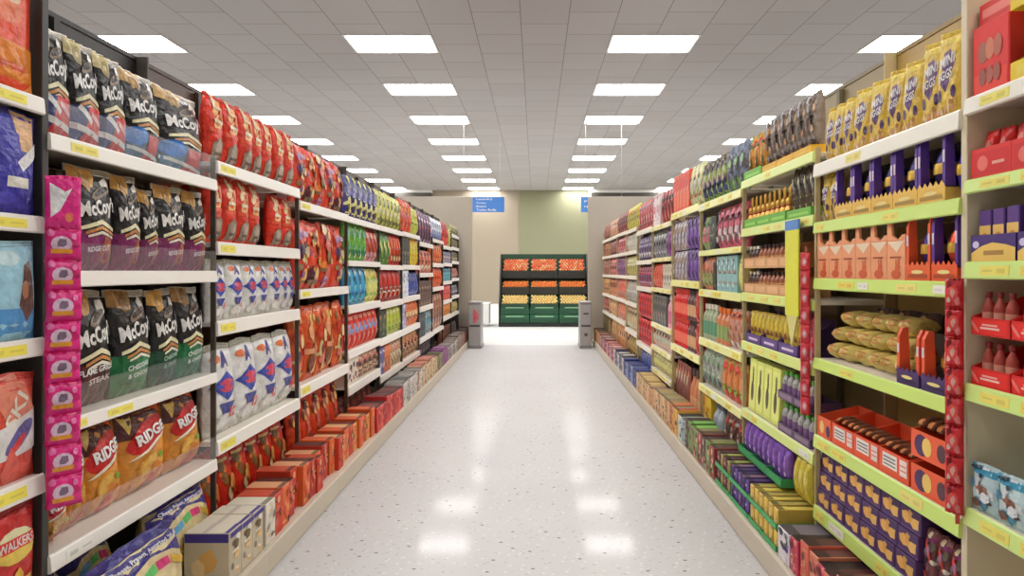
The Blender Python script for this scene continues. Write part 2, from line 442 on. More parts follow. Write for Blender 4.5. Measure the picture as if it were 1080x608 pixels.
def make_bay(side, k):
    zs = (ZL if side == 'L' else ZR)[k]; yb = (LB if side == 'L' else RB)
    y0, y1 = yb[k], yb[k+1]; b = Bay(side, k, y0, y1, zs); s = SG[side]
    xf, xk = XF[side], XK[side]; xb = xf + DEPTH
    bc = BACKC.get((side, k), (85,72,60) if side == 'L' else (105,92,75))
    look = {'L':'white price rails','R':'green price rails' if k < 5 else 'pale price rails'}[side]
    lab = {('L',0):'shelving bay cut by the left edge, holding big crisp bags', ('R',0):'shelving bay cut by the right edge, with red display trays'}.get((side,k),
          'shelving bay with %s, %s from camera along the %s run' % (look, ORD[k], 'left' if side == 'L' else 'right'))
    root = thing('shelf_bay', lab, 'shelf', (s*xf, y0, 0), 0, 'shelving bays of the %s run' % ('left' if side == 'L' else 'right'))
    L = y1 - y0
    def bx(pm, xa, xb_, ya, yb_, za, zb, key, bev=0):     # xa.. measured outward from the aisle, absolute
        a, c = s*xa - s*xf, s*xb_ - s*xf; pm.box(min(a,c), max(a,c), ya, yb_, za, zb, key, None, bev)
    p = PM(); bx(p, xb, xb+.03, .001, L-.001, .02, TOPZ, K(bc,'s')); bx(p, xb-.006, xb, .001, L-.001, TOPZ-.02, TOPZ, K([v*.8 for v in bc],'s'))
    part('back_panel', p, root)
    p = PM(); bx(p, xk+.004, xb, .001, L-.001, .1, .125, K((196,188,172),'s'), .003); part('base_deck', p, root)
    p = PM(); pr = [(s*(xk+.03)-s*xf, 0), (s*xk-s*xf, .0), (s*(xk-.004)-s*xf, .012), (s*(xk-.004)-s*xf, .118), (s*(xk+.004)-s*xf, .128), (s*(xk+.012)-s*xf, .128), (s*(xk+.012)-s*xf, .1), (s*(xk+.03)-s*xf, .1)]
    p.extrude(pr, 'y', .0005, L-.0005, K((188,178,160),'s')); part('kick_plate', p.build('kick_plate', True), root)
    sc_ = {'L': (62,56,50), 'R': (176,160,120)}[side]
    if side == 'R' and k == 1: sc_ = (196,184,156)
    if k == 1 and side == 'L': sc_ = (52,49,46)
    t = .026 if k == 1 else .012
    p = PM()
    if k <= 1: bx(p, xf+.004, xb, 0, t, .125, TOPZ, K(sc_,'s'), .002)
    else: bx(p, xb-.06, xb, 0, t, .125, TOPZ, K(sc_,'s'), .002); bx(p, xf+.004, xf+.03, 0, t, .125, zs[0][0]+.02, K(sc_,'s'), .002)
    part('side_panel', p, root)
    if k == 10:
        p = PM(); bx(p, xf+.004, xb, L-.014, L, .125, zs[0][0]+.02, K(sc_,'s'), .002); part('side_panel', p, root)
    p = PM(); bx(p, xb-.03, xb-.004, L/2-.015, L/2+.015, .125, TOPZ-.03, K([v*.7 for v in bc],'s')); part('upright', p, root)
    for i, (zt, zb) in enumerate(zs):
        p = PM(); bx(p, xf+.006, xb-.031, t+.001, L-.002, zt-.024, zt, K((214,208,196),'s'), .003)
        sh = part('shelf', p, root)
        p = PM(); a = s*(xf+.006)-s*xf; f0 = s*(xf-.006)-s*xf; f1 = s*(xf-.001)-s*xf
        pr = [(a, zt), (f1, zt+.004), (f0, zt-.002), (s*(xf-.010)-s*xf, zb+.004), (f0, zb), (a, zb)]
        sc2 = strip_colour(side, k)
        if side == 'R' and k <= 1 and i == 0: sc2 = (226,222,208)
        p.extrude(pr, 'y', .004 if k != 1 else .02, L-.003, K(sc2,'p')); part('price_rail', p.build('price_rail', True), sh)
        # tickets on the rail
        rr = random.Random(k*31 + i*7 + (5 if side == 'R' else 0))
        spots = []
        if side == 'L':
            spots = [(.03 if k else .80, .17 if k else .93, (240,226,92))]
            if k == 1: spots = [(.10,.22,(236,222,110))] if i in (0,) else ([(.12,.17,(236,224,110)),(.27,.4,(236,222,100))] if i == 2 else ([(.08,.2,(225,222,214))] if i == 3 else []))
            if k >= 4: spots = []
        else:
            c = [(238,226,110),(240,238,225),(242,230,130),(236,216,96)]
            if k <= 5:
                q = .04
                while q < .9:
                    w = rr.uniform(.07, .13)
                    if rr.random() < .55: spots.append((q, q+w, rr.choice(c)))
                    q += w + rr.uniform(.01, .12)
            if k == 0: spots = [(.82,.93,(238,226,110))] + ([(.70,.78,(236,216,96))] if i != 0 else [(.68,.77,(244,242,235))])
        h = zt - zb; y00 = 0
        for (q0, q1, cc) in spots:
            p = PM(); fx = lambda z: (s*(xf-.006-.004*(zt-z)/h) - s*xf)
            za, zc = zb+.012*h/.05, zt-.01*h/.05
            ya, yc = q0*L, q1*L
            off = -s*.0016; off2 = -s*.0024
            o = [(fx(za)+off, ya, za), (fx(za)+off, yc, za), (fx(zc)+off, yc, zc), (fx(zc)+off, ya, zc)]
            if side == 'R': o.reverse()
            inn = [(fx(z_)+0, y_, z_) for (_, y_, z_) in o]
            v = o + inn; p.mesh(v, [(0,1,2,3),(7,6,5,4),(0,4,5,1),(1,5,6,2),(2,6,7,3),(3,7,4,0)], K(cc,'c'))
            zm = (za+zc)/2
            for (m0, m1, hh) in ((.12,.4,.28),(.55,.9,.12)):   # printed price marks
                A, B = (ya + (yc-ya)*m0, ya + (yc-ya)*m1)
                q4 = [(fx(zm)+off2, A, zm-(zc-za)*hh), (fx(zm)+off2, B, zm-(zc-za)*hh), (fx(zm)+off2, B, zm+(zc-za)*hh*.7), (fx(zm)+off2, A, zm+(zc-za)*hh*.7)]
                if side == 'R': q4.reverse()
                p.face(q4, K([v_*.84 for v_ in cc],'c'))
            part('price_ticket', p, sh)
        if side == 'L' and k == 1:
            p = PM(); bx(p, xf-.006, xf-.003, .035, L-.01, zt+.004, zt+(.115 if i != 1 else .10), CLEAR); part('clear_riser', p, sh)
    return b

m, nt, b = newmat('clear_acrylic')
nt.nodes.remove(b)
tr = nt.nodes.new('ShaderNodeBsdfTransparent'); gl = nt.nodes.new('ShaderNodeBsdfGlossy'); gl.inputs['Roughness'].default_value = .12
df = nt.nodes.new('ShaderNodeBsdfDiffuse'); df.inputs['Color'].default_value = (.75,.75,.75,1)
m1 = nt.nodes.new('ShaderNodeMixShader'); m1.inputs[0].default_value = .45
m2 = nt.nodes.new('ShaderNodeMixShader'); m2.inputs[0].default_value = .10
nt.links.new(gl.outputs[0], m1.inputs[1]); nt.links.new(df.outputs[0], m1.inputs[2])
nt.links.new(tr.outputs[0], m2.inputs[1]); nt.links.new(m1.outputs[0], m2.inputs[2])
nt.links.new(m2.outputs[0], nt.nodes['Material Output'].inputs['Surface'])
CLEAR = m
LBAY = [make_bay('L', k) for k in range(11)]
RBAY = [make_bay('R', k) for k in range(11)]

# ------------------------------------------------------------------ products
def lf(bay, a): return bay.y0 + (bay.y1 - bay.y0)*a
def frac(bay, i, a0, a1, n, pk, desc, cat, **kw):
    """a row given by fractions of the bay, near end = 0"""
    e0 = .03 if bay.k == 1 else .016
    row(bay, i, max(lf(bay, a0), bay.y0+e0), min(lf(bay, a1), bay.y1-.004), n, pk, desc, cat, **kw)
def px(bay, i, xa, xb, n, pk, desc, cat, X=None, **kw):
    f = YL if bay.side == 'L' else YR
    ya, yb = (f(xa), f(xb)); ya, yb = min(ya, yb), max(ya, yb)
    row(bay, i, max(ya, bay.y0+.03 if bay.k == 1 else bay.y0+.015), min(yb, bay.y1-.004), n, pk, desc, cat, **kw)
BLK = (30,28,28); GOLD = (176,146,92); WHT = (232,228,222); CRM = (222,205,170)
def rnd(s): return random.Random(s)
# ---- left edge bay
b = LBAY[0]
pk = bag(.30,.40,.13,(214,66,38),[('P',rc(0,0,1,.33),(222,120,40)),('P',blob(.35,.72,.2,rnd(1)),(226,92,60)),('P',ell(.65,.55,.2,.1),(232,110,70)),('T','6',.72,.66,.2,.12,(240,190,150)),('P',rc(.1,.16,.45,.19),(190,80,30)),('P',rc(.6,.16,.9,.19),(190,80,30))],seal=(200,58,34),seed=3,split=True)
row(b,0,1.5,1.848,1,pk,'big orange-red crisp bag with orange foot','crisp bag',h=.44,setback=.004,depth_scale=.45,tjit=0)
pk = bag(.2,.36,.1,(52,48,140),[('P',[(.45,.98),(.95,.98),(.85,.6),(.6,.62)],(190,150,110)),('P',[(.5,.5),(.95,.72),(.98,.6),(.62,.42)],(214,210,214)),('P',rc(.3,.26,.75,.36),(205,196,186)),('P',ell(.3,.15,.2,.06),(70,66,165))],seed=4,split=True,seal=(46,42,130))
row(b,1,1.5,1.848,2,pk,'blue crisp bag with white and tan patches','crisp bag',h=.33,setback=.004,depth_scale=.5,tjit=0)
pk = bag(.2,.34,.1,(140,182,206),[('P',rc(0,0,1,.32),(74,134,186)),('P',[(.5,.35),(.62,.75),(.8,.8),(.85,.3),(.7,.18)],(92,62,56)),('P',blob(.62,.5,.1,rnd(3)),(160,110,84)),('P',ell(.3,.82,.25,.08),(176,206,222))],seed=5,split=True,seal=(150,190,214))
row(b,2,1.69,1.848,1,pk,'light blue bag with brown bottle picture','crisp bag',h=.315,setback=.004,depth_scale=.5,tjit=0)
pk = bag(.2,.34,.1,(196,170,140),[('P',rc(0,0,1,.3),(74,134,186)),('P',ell(.5,.5,.36,.1),(198,70,40)),('T','AIR',.5,.5,.5,.08,(240,236,230)),('P',blob(.5,.78,.22,rnd(6)),(150,120,100))],seed=6,split=True,seal=(140,110,90))
row(b,2,1.5,1.68,1,pk,'tan and blue bag with red oval','crisp bag',h=.315,setback=.004,depth_scale=.5,tjit=0)
pk = bag(.2,.36,.11,(196,72,56),[('P',[(.0,.95),(.6,1),(.95,.62),(.3,.55)],(214,120,98)),('P',[(.02,.5),(.98,.66),(.98,.28),(.02,.22)],(218,206,200)),('P',ell(.55,.42,.32,.09,12,.4),(92,86,140)),('T','SKI',.5,.66,.6,.14,(228,206,190),{'rot':.9,'asp':.6}),('P',ell(.5,.36,.2,.04,10,.4),(200,60,60)),('P',blob(.4,.1,.24,rnd(2)),(206,90,76))],seed=7,split=True,seal=(190,60,50))
row(b,3,1.5,1.848,2,pk,'red crisp bag with white middle and slanted logo','crisp bag',h=.335,setback=.004,depth_scale=.5,tjit=0)
pk = bag(.2,.34,.11,(172,36,34),[('P',ell(.5,.62,.42,.17),(236,214,170)),('P',ell(.5,.55,.38,.10),(236,190,84)),('P',rc(.1,.58,.9,.7),(196,44,40)),('T','WALKERS',.5,.64,.74,.09,(240,232,220)),('P',blob(.3,.18,.2,rnd(4)),(222,176,80)),('P',blob(.66,.12,.22,rnd(5)),(228,186,96)),('P',blob(.5,.25,.14,rnd(9)),(214,160,60))],seed=8,split=True,seal=(160,30,30))
row(b,4,1.5,1.848,2,pk,'red crisp bag with yellow oval and crisps','crisp bag',h=.31,setback=.004,depth_scale=.5,tjit=0)
# ---- first left bay: black bags
b = LBAY[1]
def dark_bag(seed, foot, foot2, words, wc=(214,208,200), gold=(172,138,84), base=BLK, w=.2, h=.4, foot_h=.34, extra=()):
    r = rnd(seed)
    d = [('P',[(.0,.84),(.42,.80),(.5,.9),(.6,.99),(0,.99)],gold), ('P',blob(.3,.88,.14,r),[v*.8 for v in gold]), ('P',blob(.75,.85,.13,r,.7),(190,186,178)), ('P',ell(.58,.76,.24,.05,10,.25),(120,104,86)), ('P',ell(.6,.775,.2,.03,10,.25),(50,40,36)),
         ('P',rc(0,0,1,foot_h),foot), ('P',blob(.7,foot_h*.55,.22,r,.7),foot2), ('P',blob(.25,foot_h*.3,.18,r,.6),[v*.85 for v in foot]),
         ('P',[(.1,.42),(.5,.5),(.92,.42),(.92,.385),(.5,.455),(.1,.385)],(214,196,160)), ('P',[(.18,.375),(.5,.44),(.88,.375),(.88,.35),(.5,.405),(.18,.35)],(176,120,66)), ('P',[(.22,.34),(.5,.39),(.84,.34),(.84,.32),(.5,.36),(.22,.32)],(226,212,186)),
         ('T',"McCoy's",.5,.60,.88,.19,wc,{'rot':.18,'bold':.035,'asp':.55,'shear':.15})]
    for i, (t_, cy, hh, ww, cc) in enumerate(words): d.append(('T',t_,.48,cy,ww,hh,cc,{'rot':.12,'bold':.03,'asp':.5}))
    return bag(w,h,w*.5,base,d+list(extra),seal=(188,182,170),seed=seed,split=True,kind='crisp_bag',fat=.1)
flag = [('P',rc(.0,.02,.5,.36),(54,66,112)),('P',[(.3,.02),(.98,.02),(.98,.36),(.42,.37)],(182,42,46)),('P',[(.0,.2),(.98,.12),(.98,.07),(.0,.14)],(206,200,204)),('P',[(.1,.33),(.5,.2),(.56,.24),(.16,.37)],(212,206,206)),('P',[(.5,.33),(.98,.22),(.98,.17),(.5,.28)],(204,140,140))]
pkA = dark_bag(11,(60,60,90),(170,50,50),[],(224,220,214),(190,176,130),w=.14,h=.39,foot_h=.36,extra=flag)
px(b,0,44,140,3,pkA,'black crisp bag with red and blue foot','crisp bag',h=.385,setback=.035,tilt=-.04)
flag2 = [('P',ell(.2,.26,.24,.1),(36,104,176)),('P',rc(.02,.02,.42,.17),(70,110,140)),('P',rc(.48,.02,.84,.30),(176,52,56)),('P',rc(.86,.02,.99,.26),(44,108,170)),('P',[(.0,.16),(.98,.08),(.98,.05),(.0,.12)],(190,200,206))]
pkB = dark_bag(12,(70,84,92),(160,60,56),[],(212,206,198),w=.26,h=.4,foot_h=.3,extra=flag2)
px(b,0,142,178,1,pkB,'wide black crisp bag with blue and red foot','crisp bag',h=.385,setback=.035,depth_scale=.85,tilt=-.04)
px(b,0,178.5,226,1,pkB,'wide black crisp bag with blue and red foot','crisp bag',h=.385,setback=.035,depth_scale=.85,tilt=-.04)
# bags behind, their silvery tops show between the front ones
pkT = dark_bag(13,(40,60,44),(50,70,54),[],(150,140,120),(196,184,140),w=.16,h=.4,base=(44,44,40))
row(b,0,1.95,2.8,5,pkT,'black bag with pale gold top behind front row','crisp bag',h=.40,setback=.18,depth_scale=.8)
pkC = dark_bag(14,(112,34,84),(150,80,48),[('RIDGE CUT',.22,.05,.5,(220,200,210))],(206,200,192),(186,138,66),w=.2,h=.4,foot_h=.38)
for xa, xb in ((84,130),(130,156),(156,173),(173,203),(203,226)):
    px(b,1,xa,xb,1,pkC,'black crisp bag with purple foot','crisp bag',h=.388 if xa not in (156,) else .35,setback=.035,depth_scale=.9)
pkF = dark_bag(15,(78,36,38),(60,30,32),[('FLAME GRILLED',.32,.055,.84,(232,226,218)),('STEAK',.23,.05,.5,(190,176,170))],(206,200,190),(190,140,66),w=.24,h=.4,foot_h=.36)
px(b,2,87,131,1,pkF,'black crisp bag with maroon foot and white words','crisp bag',h=.43,setback=.04,tilt=-.03)
pkG = dark_bag(16,(28,104,60),(40,120,74),[('CHEDDAR',.27,.05,.56,(220,232,222)),('& ONION',.19,.045,.5,(206,222,210))],(210,204,196),(150,110,60),w=.22,h=.4,foot_h=.38)
px(b,2,132,170,1,pkG,'black crisp bag with bright green foot','crisp bag',h=.43,setback=.04,tilt=-.03)
pkH = dark_bag(17,(30,70,48),(36,80,56),[('CHEDDAR',.29,.045,.56,(150,180,160)),('& ONION',.21,.045,.5,(140,170,150))],(206,200,192),(206,150,70),w=.2,h=.4,foot_h=.36)
px(b,2,171,197,1,pkH,'black crisp bag with dark green foot','crisp bag',h=.43,setback=.04,tilt=-.03)
px(b,2,198,226,1,pkG,'black crisp bag with bright green foot','crisp bag',h=.43,setback=.04,tilt=-.03)
pkT2 = dark_bag(18,(40,36,32),(50,44,40),[],(120,114,106),(90,80,60),w=.2,h=.4,base=(26,25,24))
row(b,2,1.95,2.8,4,pkT2,'dark crisp bag half hidden behind front row','crisp bag',h=.40,setback=.2,depth_scale=.8)
row(b,1,1.9,2.8,5,pkT2,'dark crisp bag half hidden behind front row','crisp bag',h=.40,setback=.2,depth_scale=.8)
def ridge(seed, top=(112,22,22)):
    r = rnd(seed)
    d = [('P',rc(0,.66,1,.99),(70,24,22)),('P',[(.02,.98),(.3,.98),(.12,.72)],(206,170,90)),('P',[(.6,.99),(.98,.99),(.98,.84)],(224,92,44)),('P',ell(.52,.66,.47,.17,14,.25),(168,24,24)),('P',ell(.5,.52,.44,.02,10,.25),(232,214,190)),
         ('P',ell(.5,.28,.3,.16),(206,140,50)),('P',ell(.4,.32,.18,.09,10,.5),(222,160,70)),('P',ell(.62,.22,.2,.08,10,-.4),(190,116,38)),('P',blob(.25,.12,.15,r),(196,132,56)),('P',blob(.75,.12,.16,r),(214,120,60)),('P',ell(.66,.38,.07,.035),(110,160,50)),('P',blob(.5,.1,.12,r),(196,60,40)),
         ('T','RIDGE',.52,.67,.72,.13,(236,232,226),{'rot':.22,'bold':.04,'asp':.6,'shear':.1})]
    return bag(.24,.36,.13,(192,128,48),d,seal=(150,40,30),seed=seed,split=True,fat=.15)
for j, (xa, xb) in enumerate(((86,103),(103.5,142),(143,190),(191,227))):
    px(b,3,xa,xb,1,ridge(21+j%2),'golden crisp bag with red banner','crisp bag',h=.355,setback=.05,tilt=-.04)
px(b,3,58,85,1,ridge(23),'golden crisp bag lying low behind pink packets','crisp bag',h=.2,setback=.05)
row(b,3,1.95,2.8,3,pkT2,'dark crisp bag half hidden behind front row','crisp bag',h=.36,setback=.22,depth_scale=.8)
# family multipacks on the deck
def multi(seed):
    r = rnd(seed); d = []
    d += [('P',[(.0,.62),(.25,.78),(.5,.83),(.75,.78),(1,.62),(1,.86),(.75,.985),(.5,.99),(.25,.985),(0,.86)],(44,36,112)),
          ('P',[(.02,.56),(.22,.70),(.34,.74),(.34,.66),(.22,.62),(.02,.48)],(92,160,206)),('P',[(.36,.745),(.5,.775),(.5,.69),(.36,.67)],(86,176,96)),('P',[(.52,.775),(.68,.75),(.68,.67),(.52,.69)],(196,50,110)),('P',[(.7,.745),(.96,.58),(.96,.5),(.7,.66)],(222,168,60)),
          ('P',ell(.5,.38,.28,.16),(206,150,66)),('P',blob(.3,.25,.2,r),(224,200,150)),('P',blob(.7,.22,.2,r),(214,170,90)),('P',rc(.06,.03,.94,.12),(58,44,120)),
          ('T','Cheese, Prawn, Assorted 20 pk',.5,.885,.8,.05,(206,204,226),{'bold':.03})]
    return bag(.46,.3,.24,(206,182,138),d,seal=(60,50,120),seed=seed,split=True,kind='crisp_multipack',fat=.1)
row(b,'deck',1.9,2.40,1,multi(31),'purple banner multipack of crisps nearest','multipack',h=.37,xf=1.40,where='base deck',depth_scale=.9)
row(b,'deck',2.41,2.835,1,multi(32),'purple banner multipack of crisps farther','multipack',h=.37,xf=1.555,where='base deck',depth_scale=.8)
wb = carton(.12,.22,.2,(186,174,150),busy(34,[(224,196,140),(196,190,180),(214,170,100),(230,226,216)],8)+[('P',rc(0,.9,1,1),(60,50,130))],top=(200,192,174),sdec=[('P',rc(0,.82,1,1),(60,50,130)),('P',blob(.5,.4,.3,rnd(8)),(206,160,90)),('P',blob(.3,.3,.2,rnd(3)),(226,200,150))],kind='snack_box',tdec=[('P',rc(0,0,1,.1),(64,54,130)),('P',rc(0,.5,1,.62),(176,168,156))])
row(b,'deck',2.52,2.835,3,wb,'pale snack box with blue edge','snack box',h=.225,xf=1.34,where='base deck',tjit=0)
row(b,'deck',1.89,2.38,2,multi(33),'multipack of crisps standing behind','multipack',h=.36,xf=1.70,where='base deck',depth_scale=.8)
# hanging strip of pink sweet packets
strip = thing('clip_strip','clear clip strip carrying pink sweet packets at the first left bay','clip strip',(-1.54,1.868,.74))
p = PM(); p.box(-.008,.008,-.001,.001,0,1.07,'p:220,120,160'); part('strip_tape',p,strip)
pkP = bag(.092,.1,.026,(222,32,120),[('P',blob(.85,.5,.14,rnd(2)),(176,20,92)),('P',blob(.15,.85,.14,rnd(6)),(240,110,170)),('P',ell(.45,.5,.3,.26),(206,170,190)),('P',blob(.45,.52,.18,rnd(4)),(110,90,110)),('P',rc(.15,.2,.75,.34),(240,150,40)),('P',ell(.8,.75,.08,.1),(240,120,170))],seal=(206,26,104),seed=41,kind='sweet_packet',nv=6)  # darker pink blob paints the shade of a fold into the film
pkP0 = bag(.092,.17,.02,(226,36,126),[('P',[(.12,.86),(.55,.7),(.75,.78),(.4,.34),(.14,.2)],(244,240,244)),('P',ell(.66,.22,.13,.09),(238,120,90))],seal=(210,30,110),seed=42,kind='sweet_packet',nv=8)
z = 1.635
spawn(pkP0,(-1.518,1.868-.016,z),math.pi/4,'pink sweet packet with white header, topmost on the clip strip','sweets','pink packets hanging at the first left bay')
for j in range(9):
    z -= .099
    spawn(pkP,(-1.518+R_.uniform(-.004,.004),1.868-.016,z),math.pi/4+R_.uniform(-.08,.08),'pink sweet packet, %s below the topmost on the clip strip' % ORD[j+1],'sweets','pink packets hanging at the first left bay')
# ---- second left bay
b = LBAY[2]
def red_bag(seed, pic=(232,160,96)):
    r = rnd(seed)
    d = [('P',ell(.45,.8,.3,.1,12,.3),pic),('P',ell(.55,.6,.36,.11,12,.2),(236,176,112)),('P',ell(.5,.6,.22,.06,12,.2),(206,92,48)),('P',rc(.06,.44,.94,.5),(226,80,50)),('P',blob(.3,.9,.12,r),(238,200,160)),('P',rc(.2,.58,.8,.63),(240,214,180)),('P',rc(.25,.78,.7,.82),(232,190,150)),('P',blob(.75,.72,.14,r),(226,110,70)),
         ('P',[(.1,.04),(.9,.04),(.84,.3),(.5,.38),(.16,.28)],(128,112,100)),('P',blob(.5,.2,.2,r),(160,146,132)),('P',rc(.3,.12,.7,.16),(96,84,78))]
    return bag(.13,.34,.08,(196,48,30),d,seal=(200,56,36),seed=seed,split=True)
ra, rb2 = red_bag(51), red_bag(52,(240,190,140))
frac(b,0,0,1,7,ra,'red crisp bag with peach ovals','crisp bag',h=.36,jit=.02)
frac(b,1,0,.55,4,rb2,'red crisp bag with grey foot picture','crisp bag',h=.36,jit=.02)
frac(b,1,.56,.68,1,ra,'dark red crisp bag set back','crisp bag',h=.3,setback=.12)
frac(b,1,.7,1,2,rb2,'red crisp bag with grey foot picture','crisp bag',h=.34,jit=.02)
frac(b,1,.0,1,6,ra,'red crisp bag behind front row','crisp bag',h=.35,setback=.25)
def white_bag(seed, num, w=.13, h=.33):
    d = [('P',ell(.24,.84,.16,.045),(206,104,60)),('P',[(.5,.96),(.66,.74),(.34,.74)],(60,62,120)),('T','A',.5,.73,.34,.1,(222,218,214)),('P',[(.03,.54),(.5,.70),(.97,.54),(.5,.38)],(46,66,150)),('P',ell(.5,.545,.28,.075),(186,66,86)),('P',rc(.16,.52,.84,.565),(64,80,160)),('P',rc(.36,.5,.64,.59),(190,60,80)),('P',[(.22,.36),(.78,.36),(.5,.18)],(52,60,128)),
         ('P',ell(.46,.14,.36,.1),(186,180,170)),('P',ell(.46,.14,.28,.07),(214,208,198)),('T',num,.72,.24,.26 if len(num) > 1 else .16,.12,(196,46,34),{'bold':.05})]
    return bag(w,h,w*.55,(212,208,200),d,seal=(200,196,186),seed=seed,split=True)
frac(b,2,0,.8,5,white_bag(61,'6'),'white bag with blue diamond and red 6','crisp bag',h=.32,jit=.015)
frac(b,2,.8,1,2,white_bag(61,'6'),'white bag with blue diamond and red 6','crisp bag',h=.32,setback=.03)
frac(b,3,0,1,4,white_bag(62,'12',.22,.45),'large white bag with blue diamond and red 12','crisp bag',h=.475,depth_scale=1.0)
# decks
def deck(bay, a0, a1, n, tops, fronts, desc, cat, h=.235, seed=1, depth=.2, kind='snack_box', t='f', step=.0):
    """boxes in front on the base deck; every box has its own top and front print"""
    r = rnd(seed); ya = max(lf(bay, a0), bay.y0+(.03 if bay.k == 1 else .015)); yb = min(lf(bay, a1), bay.y1-.003); w = (yb-ya)/n
    vs = []
    for i in range(min(n, 3)):
        pal = fronts
        vs.append(carton(w*.96, h, depth, pal[i % len(pal)], busy(seed*10+i, pal, 9), top=tops[i % len(tops)], side=[v*.9 for v in pal[i % len(pal)]], kind=kind,
                         tdec=[('P', rc(0,.0,1,.16), [v*.6 for v in tops[i % len(tops)]])]))
    for q in range(n):
        row(bay, 'deck', ya + w*q, ya + w*(q+1), 1, vs[q % len(vs)], desc, cat, h=h*(1 + r.uniform(-.13,.04)), xf=XK[bay.side]+.02 + step*r.random(), where='base deck', fill=.96, tjit=.0)
def behind(bay, a0, a1, n, pk, desc, cat, h, off=.0, **kw):
    row(bay,'deck',max(lf(bay,a0),bay.y0+.03 if bay.k==1 else bay.y0+.015),min(lf(bay,a1),bay.y1-.005),n,pk,desc,cat,h=h,xf=XF[bay.side]+.0+off,where='base deck',**kw)
RED = [(196,62,36),(214,96,44),(178,44,30),(224,140,70),(206,76,40)]
deck(b,.0,.12,1,[(206,198,178)],[(214,206,190),(200,190,170),(220,190,120)],'pale multipack box with blue edge','snack box',h=.235,seed=3)
deck(b,.12,1,9,[(186,76,54),(206,150,110),(92,48,40)],RED,'orange-red snack box in front row','snack box',seed=4,step=.06)
def flare(seed, pal, base=(200,66,34), w=.15, h=.4, n=12, band=None, kind='crisp_bag', d=None, lo=.06, hi=.94):
    return bag(w,h,d or w*.55,base,busy(seed,pal,n,band,lo,hi),seal=[v*.92 for v in base],seed=seed,kind=kind,nv=10)
OR = [(226,120,52),(236,170,90),(176,36,26),(214,84,44),(150,60,90),(240,200,150)]
fA, fB, fC = flare(71,OR), flare(72,OR,(190,46,28)), flare(73,OR,(214,96,40))
behind(b,.03,1,6,fB,'orange-red crisp bag leaning behind boxes','crisp bag',.44,tilt=-.1,off=.06)
# ---- third left bay
b = LBAY[3]
OR2 = OR + [(222,180,120),(120,80,130),(196,150,60)]
f3 = [flare(80+i,OR2,(202,62,38),.2,.42,16) for i in range(3)]
def mixrow(b,i,a0,a1,n,pks,desc,cat,**kw):
    w = (a1-a0)/n
    for q in range(n): frac(b,i,a0+w*q,a0+w*(q+1),1,pks[q % len(pks)],desc,cat,**kw)
mixrow(b,0,0,1,5,f3,'red and gold family crisp bag','crisp bag',h=.41,jit=.02)
mixrow(b,1,0,1,4,f3,'tall red and orange crisp bag','crisp bag',h=.5,jit=.02)
f3b = [flare(84+i,[(226,160,80),(214,110,50),(236,180,100),(170,50,30)],(196,84,40),.2,.5,14) for i in range(2)]
mixrow(b,2,0,1,5,f3b,'orange-brown crisp bag with golden pictures','crisp bag',h=.54,jit=.03)
deck(b,0,1,10,[(206,96,60),(222,176,126),(120,50,40)],[(214,96,44),(196,62,36),(226,150,80)],'red snack box in front row','snack box',seed=6,step=.05)
behind(b,.05,1,5,fA,'orange-red crisp bag leaning behind boxes','crisp bag',.46,tilt=-.08,off=.05)
# ---- fourth left bay
b = LBAY[4]
def pouch(seed, base, pal, w=.15, h=.33, n=8, band=None, kind='snack_pouch', lo=.06, hi=.94): return flare(seed,pal,base,w,h,n,band,kind,lo=lo,hi=hi)
def box(seed, base, pal, w=.13, h=.3, d=.16, n=8, top=None, band=None, kind='carton'): return carton(w,h,d,base,busy(seed,pal,n,band),top=top,kind=kind)
pk = pouch(90,(70,70,122),[(206,196,96),(230,214,130),(60,60,130),(190,190,200)],n=10,band=(0,.24,(56,46,120)))
frac(b,0,0,1,6,pk,'blue snack pouch with yellow picture','snack pouch',h=.37)
frac(b,1,0,.62,4,pouch(91,(98,158,60),[(140,190,90),(40,110,80),(190,210,130),(60,140,110)],n=10),'green snack pouch with pale streaks','snack pouch',h=.34)
frac(b,1,.63,1,3,pouch(92,(196,70,44),[(226,120,70),(230,190,170),(120,50,90)],n=8,band=(0,.3,(220,150,160))),'red snack pouch with pink foot','snack pouch',h=.33)
frac(b,2,0,.62,4,pouch(93,(64,150,190),[(40,110,170),(120,190,214),(50,140,100),(206,220,214)],n=10),'blue snack pouch with pale streaks','snack pouch',h=.33)
frac(b,2,.63,1,3,pouch(94,(206,206,110),[(230,224,160),(120,160,80),(236,190,90)],n=9),'yellow-green snack pouch','snack pouch',h=.32)
frac(b,3,0,1,7,pouch(95,(206,50,42),[(226,90,60),(190,40,50)],n=6,band=(.42,.68,(130,150,200))),'red snack pouch with pale blue middle','snack pouch',h=.32)
frac(b,4,0,.35,2,box(96,(206,196,180),[(120,130,120),(180,60,50),(60,60,70),(230,224,214)]),'white carton with dark pictures','carton',h=.24)
frac(b,4,.36,1,4,pouch(97,(214,170,140),[(196,80,70),(226,200,160),(160,100,80),(206,140,120)],n=12),'cream and pink snack pouch','snack pouch',h=.25)
deck(b,0,1,9,[(96,50,48),(120,66,60),(80,44,44),(140,90,84)],[(196,48,44),(214,84,70),(170,40,40)],'red snack box with maroon top','snack box',seed=8)
behind(b,0,1,6,pouch(98,(110,60,56),[(150,70,60),(90,50,50)],n=6),'dark maroon pouch at the back','snack pouch',.28,off=.08)
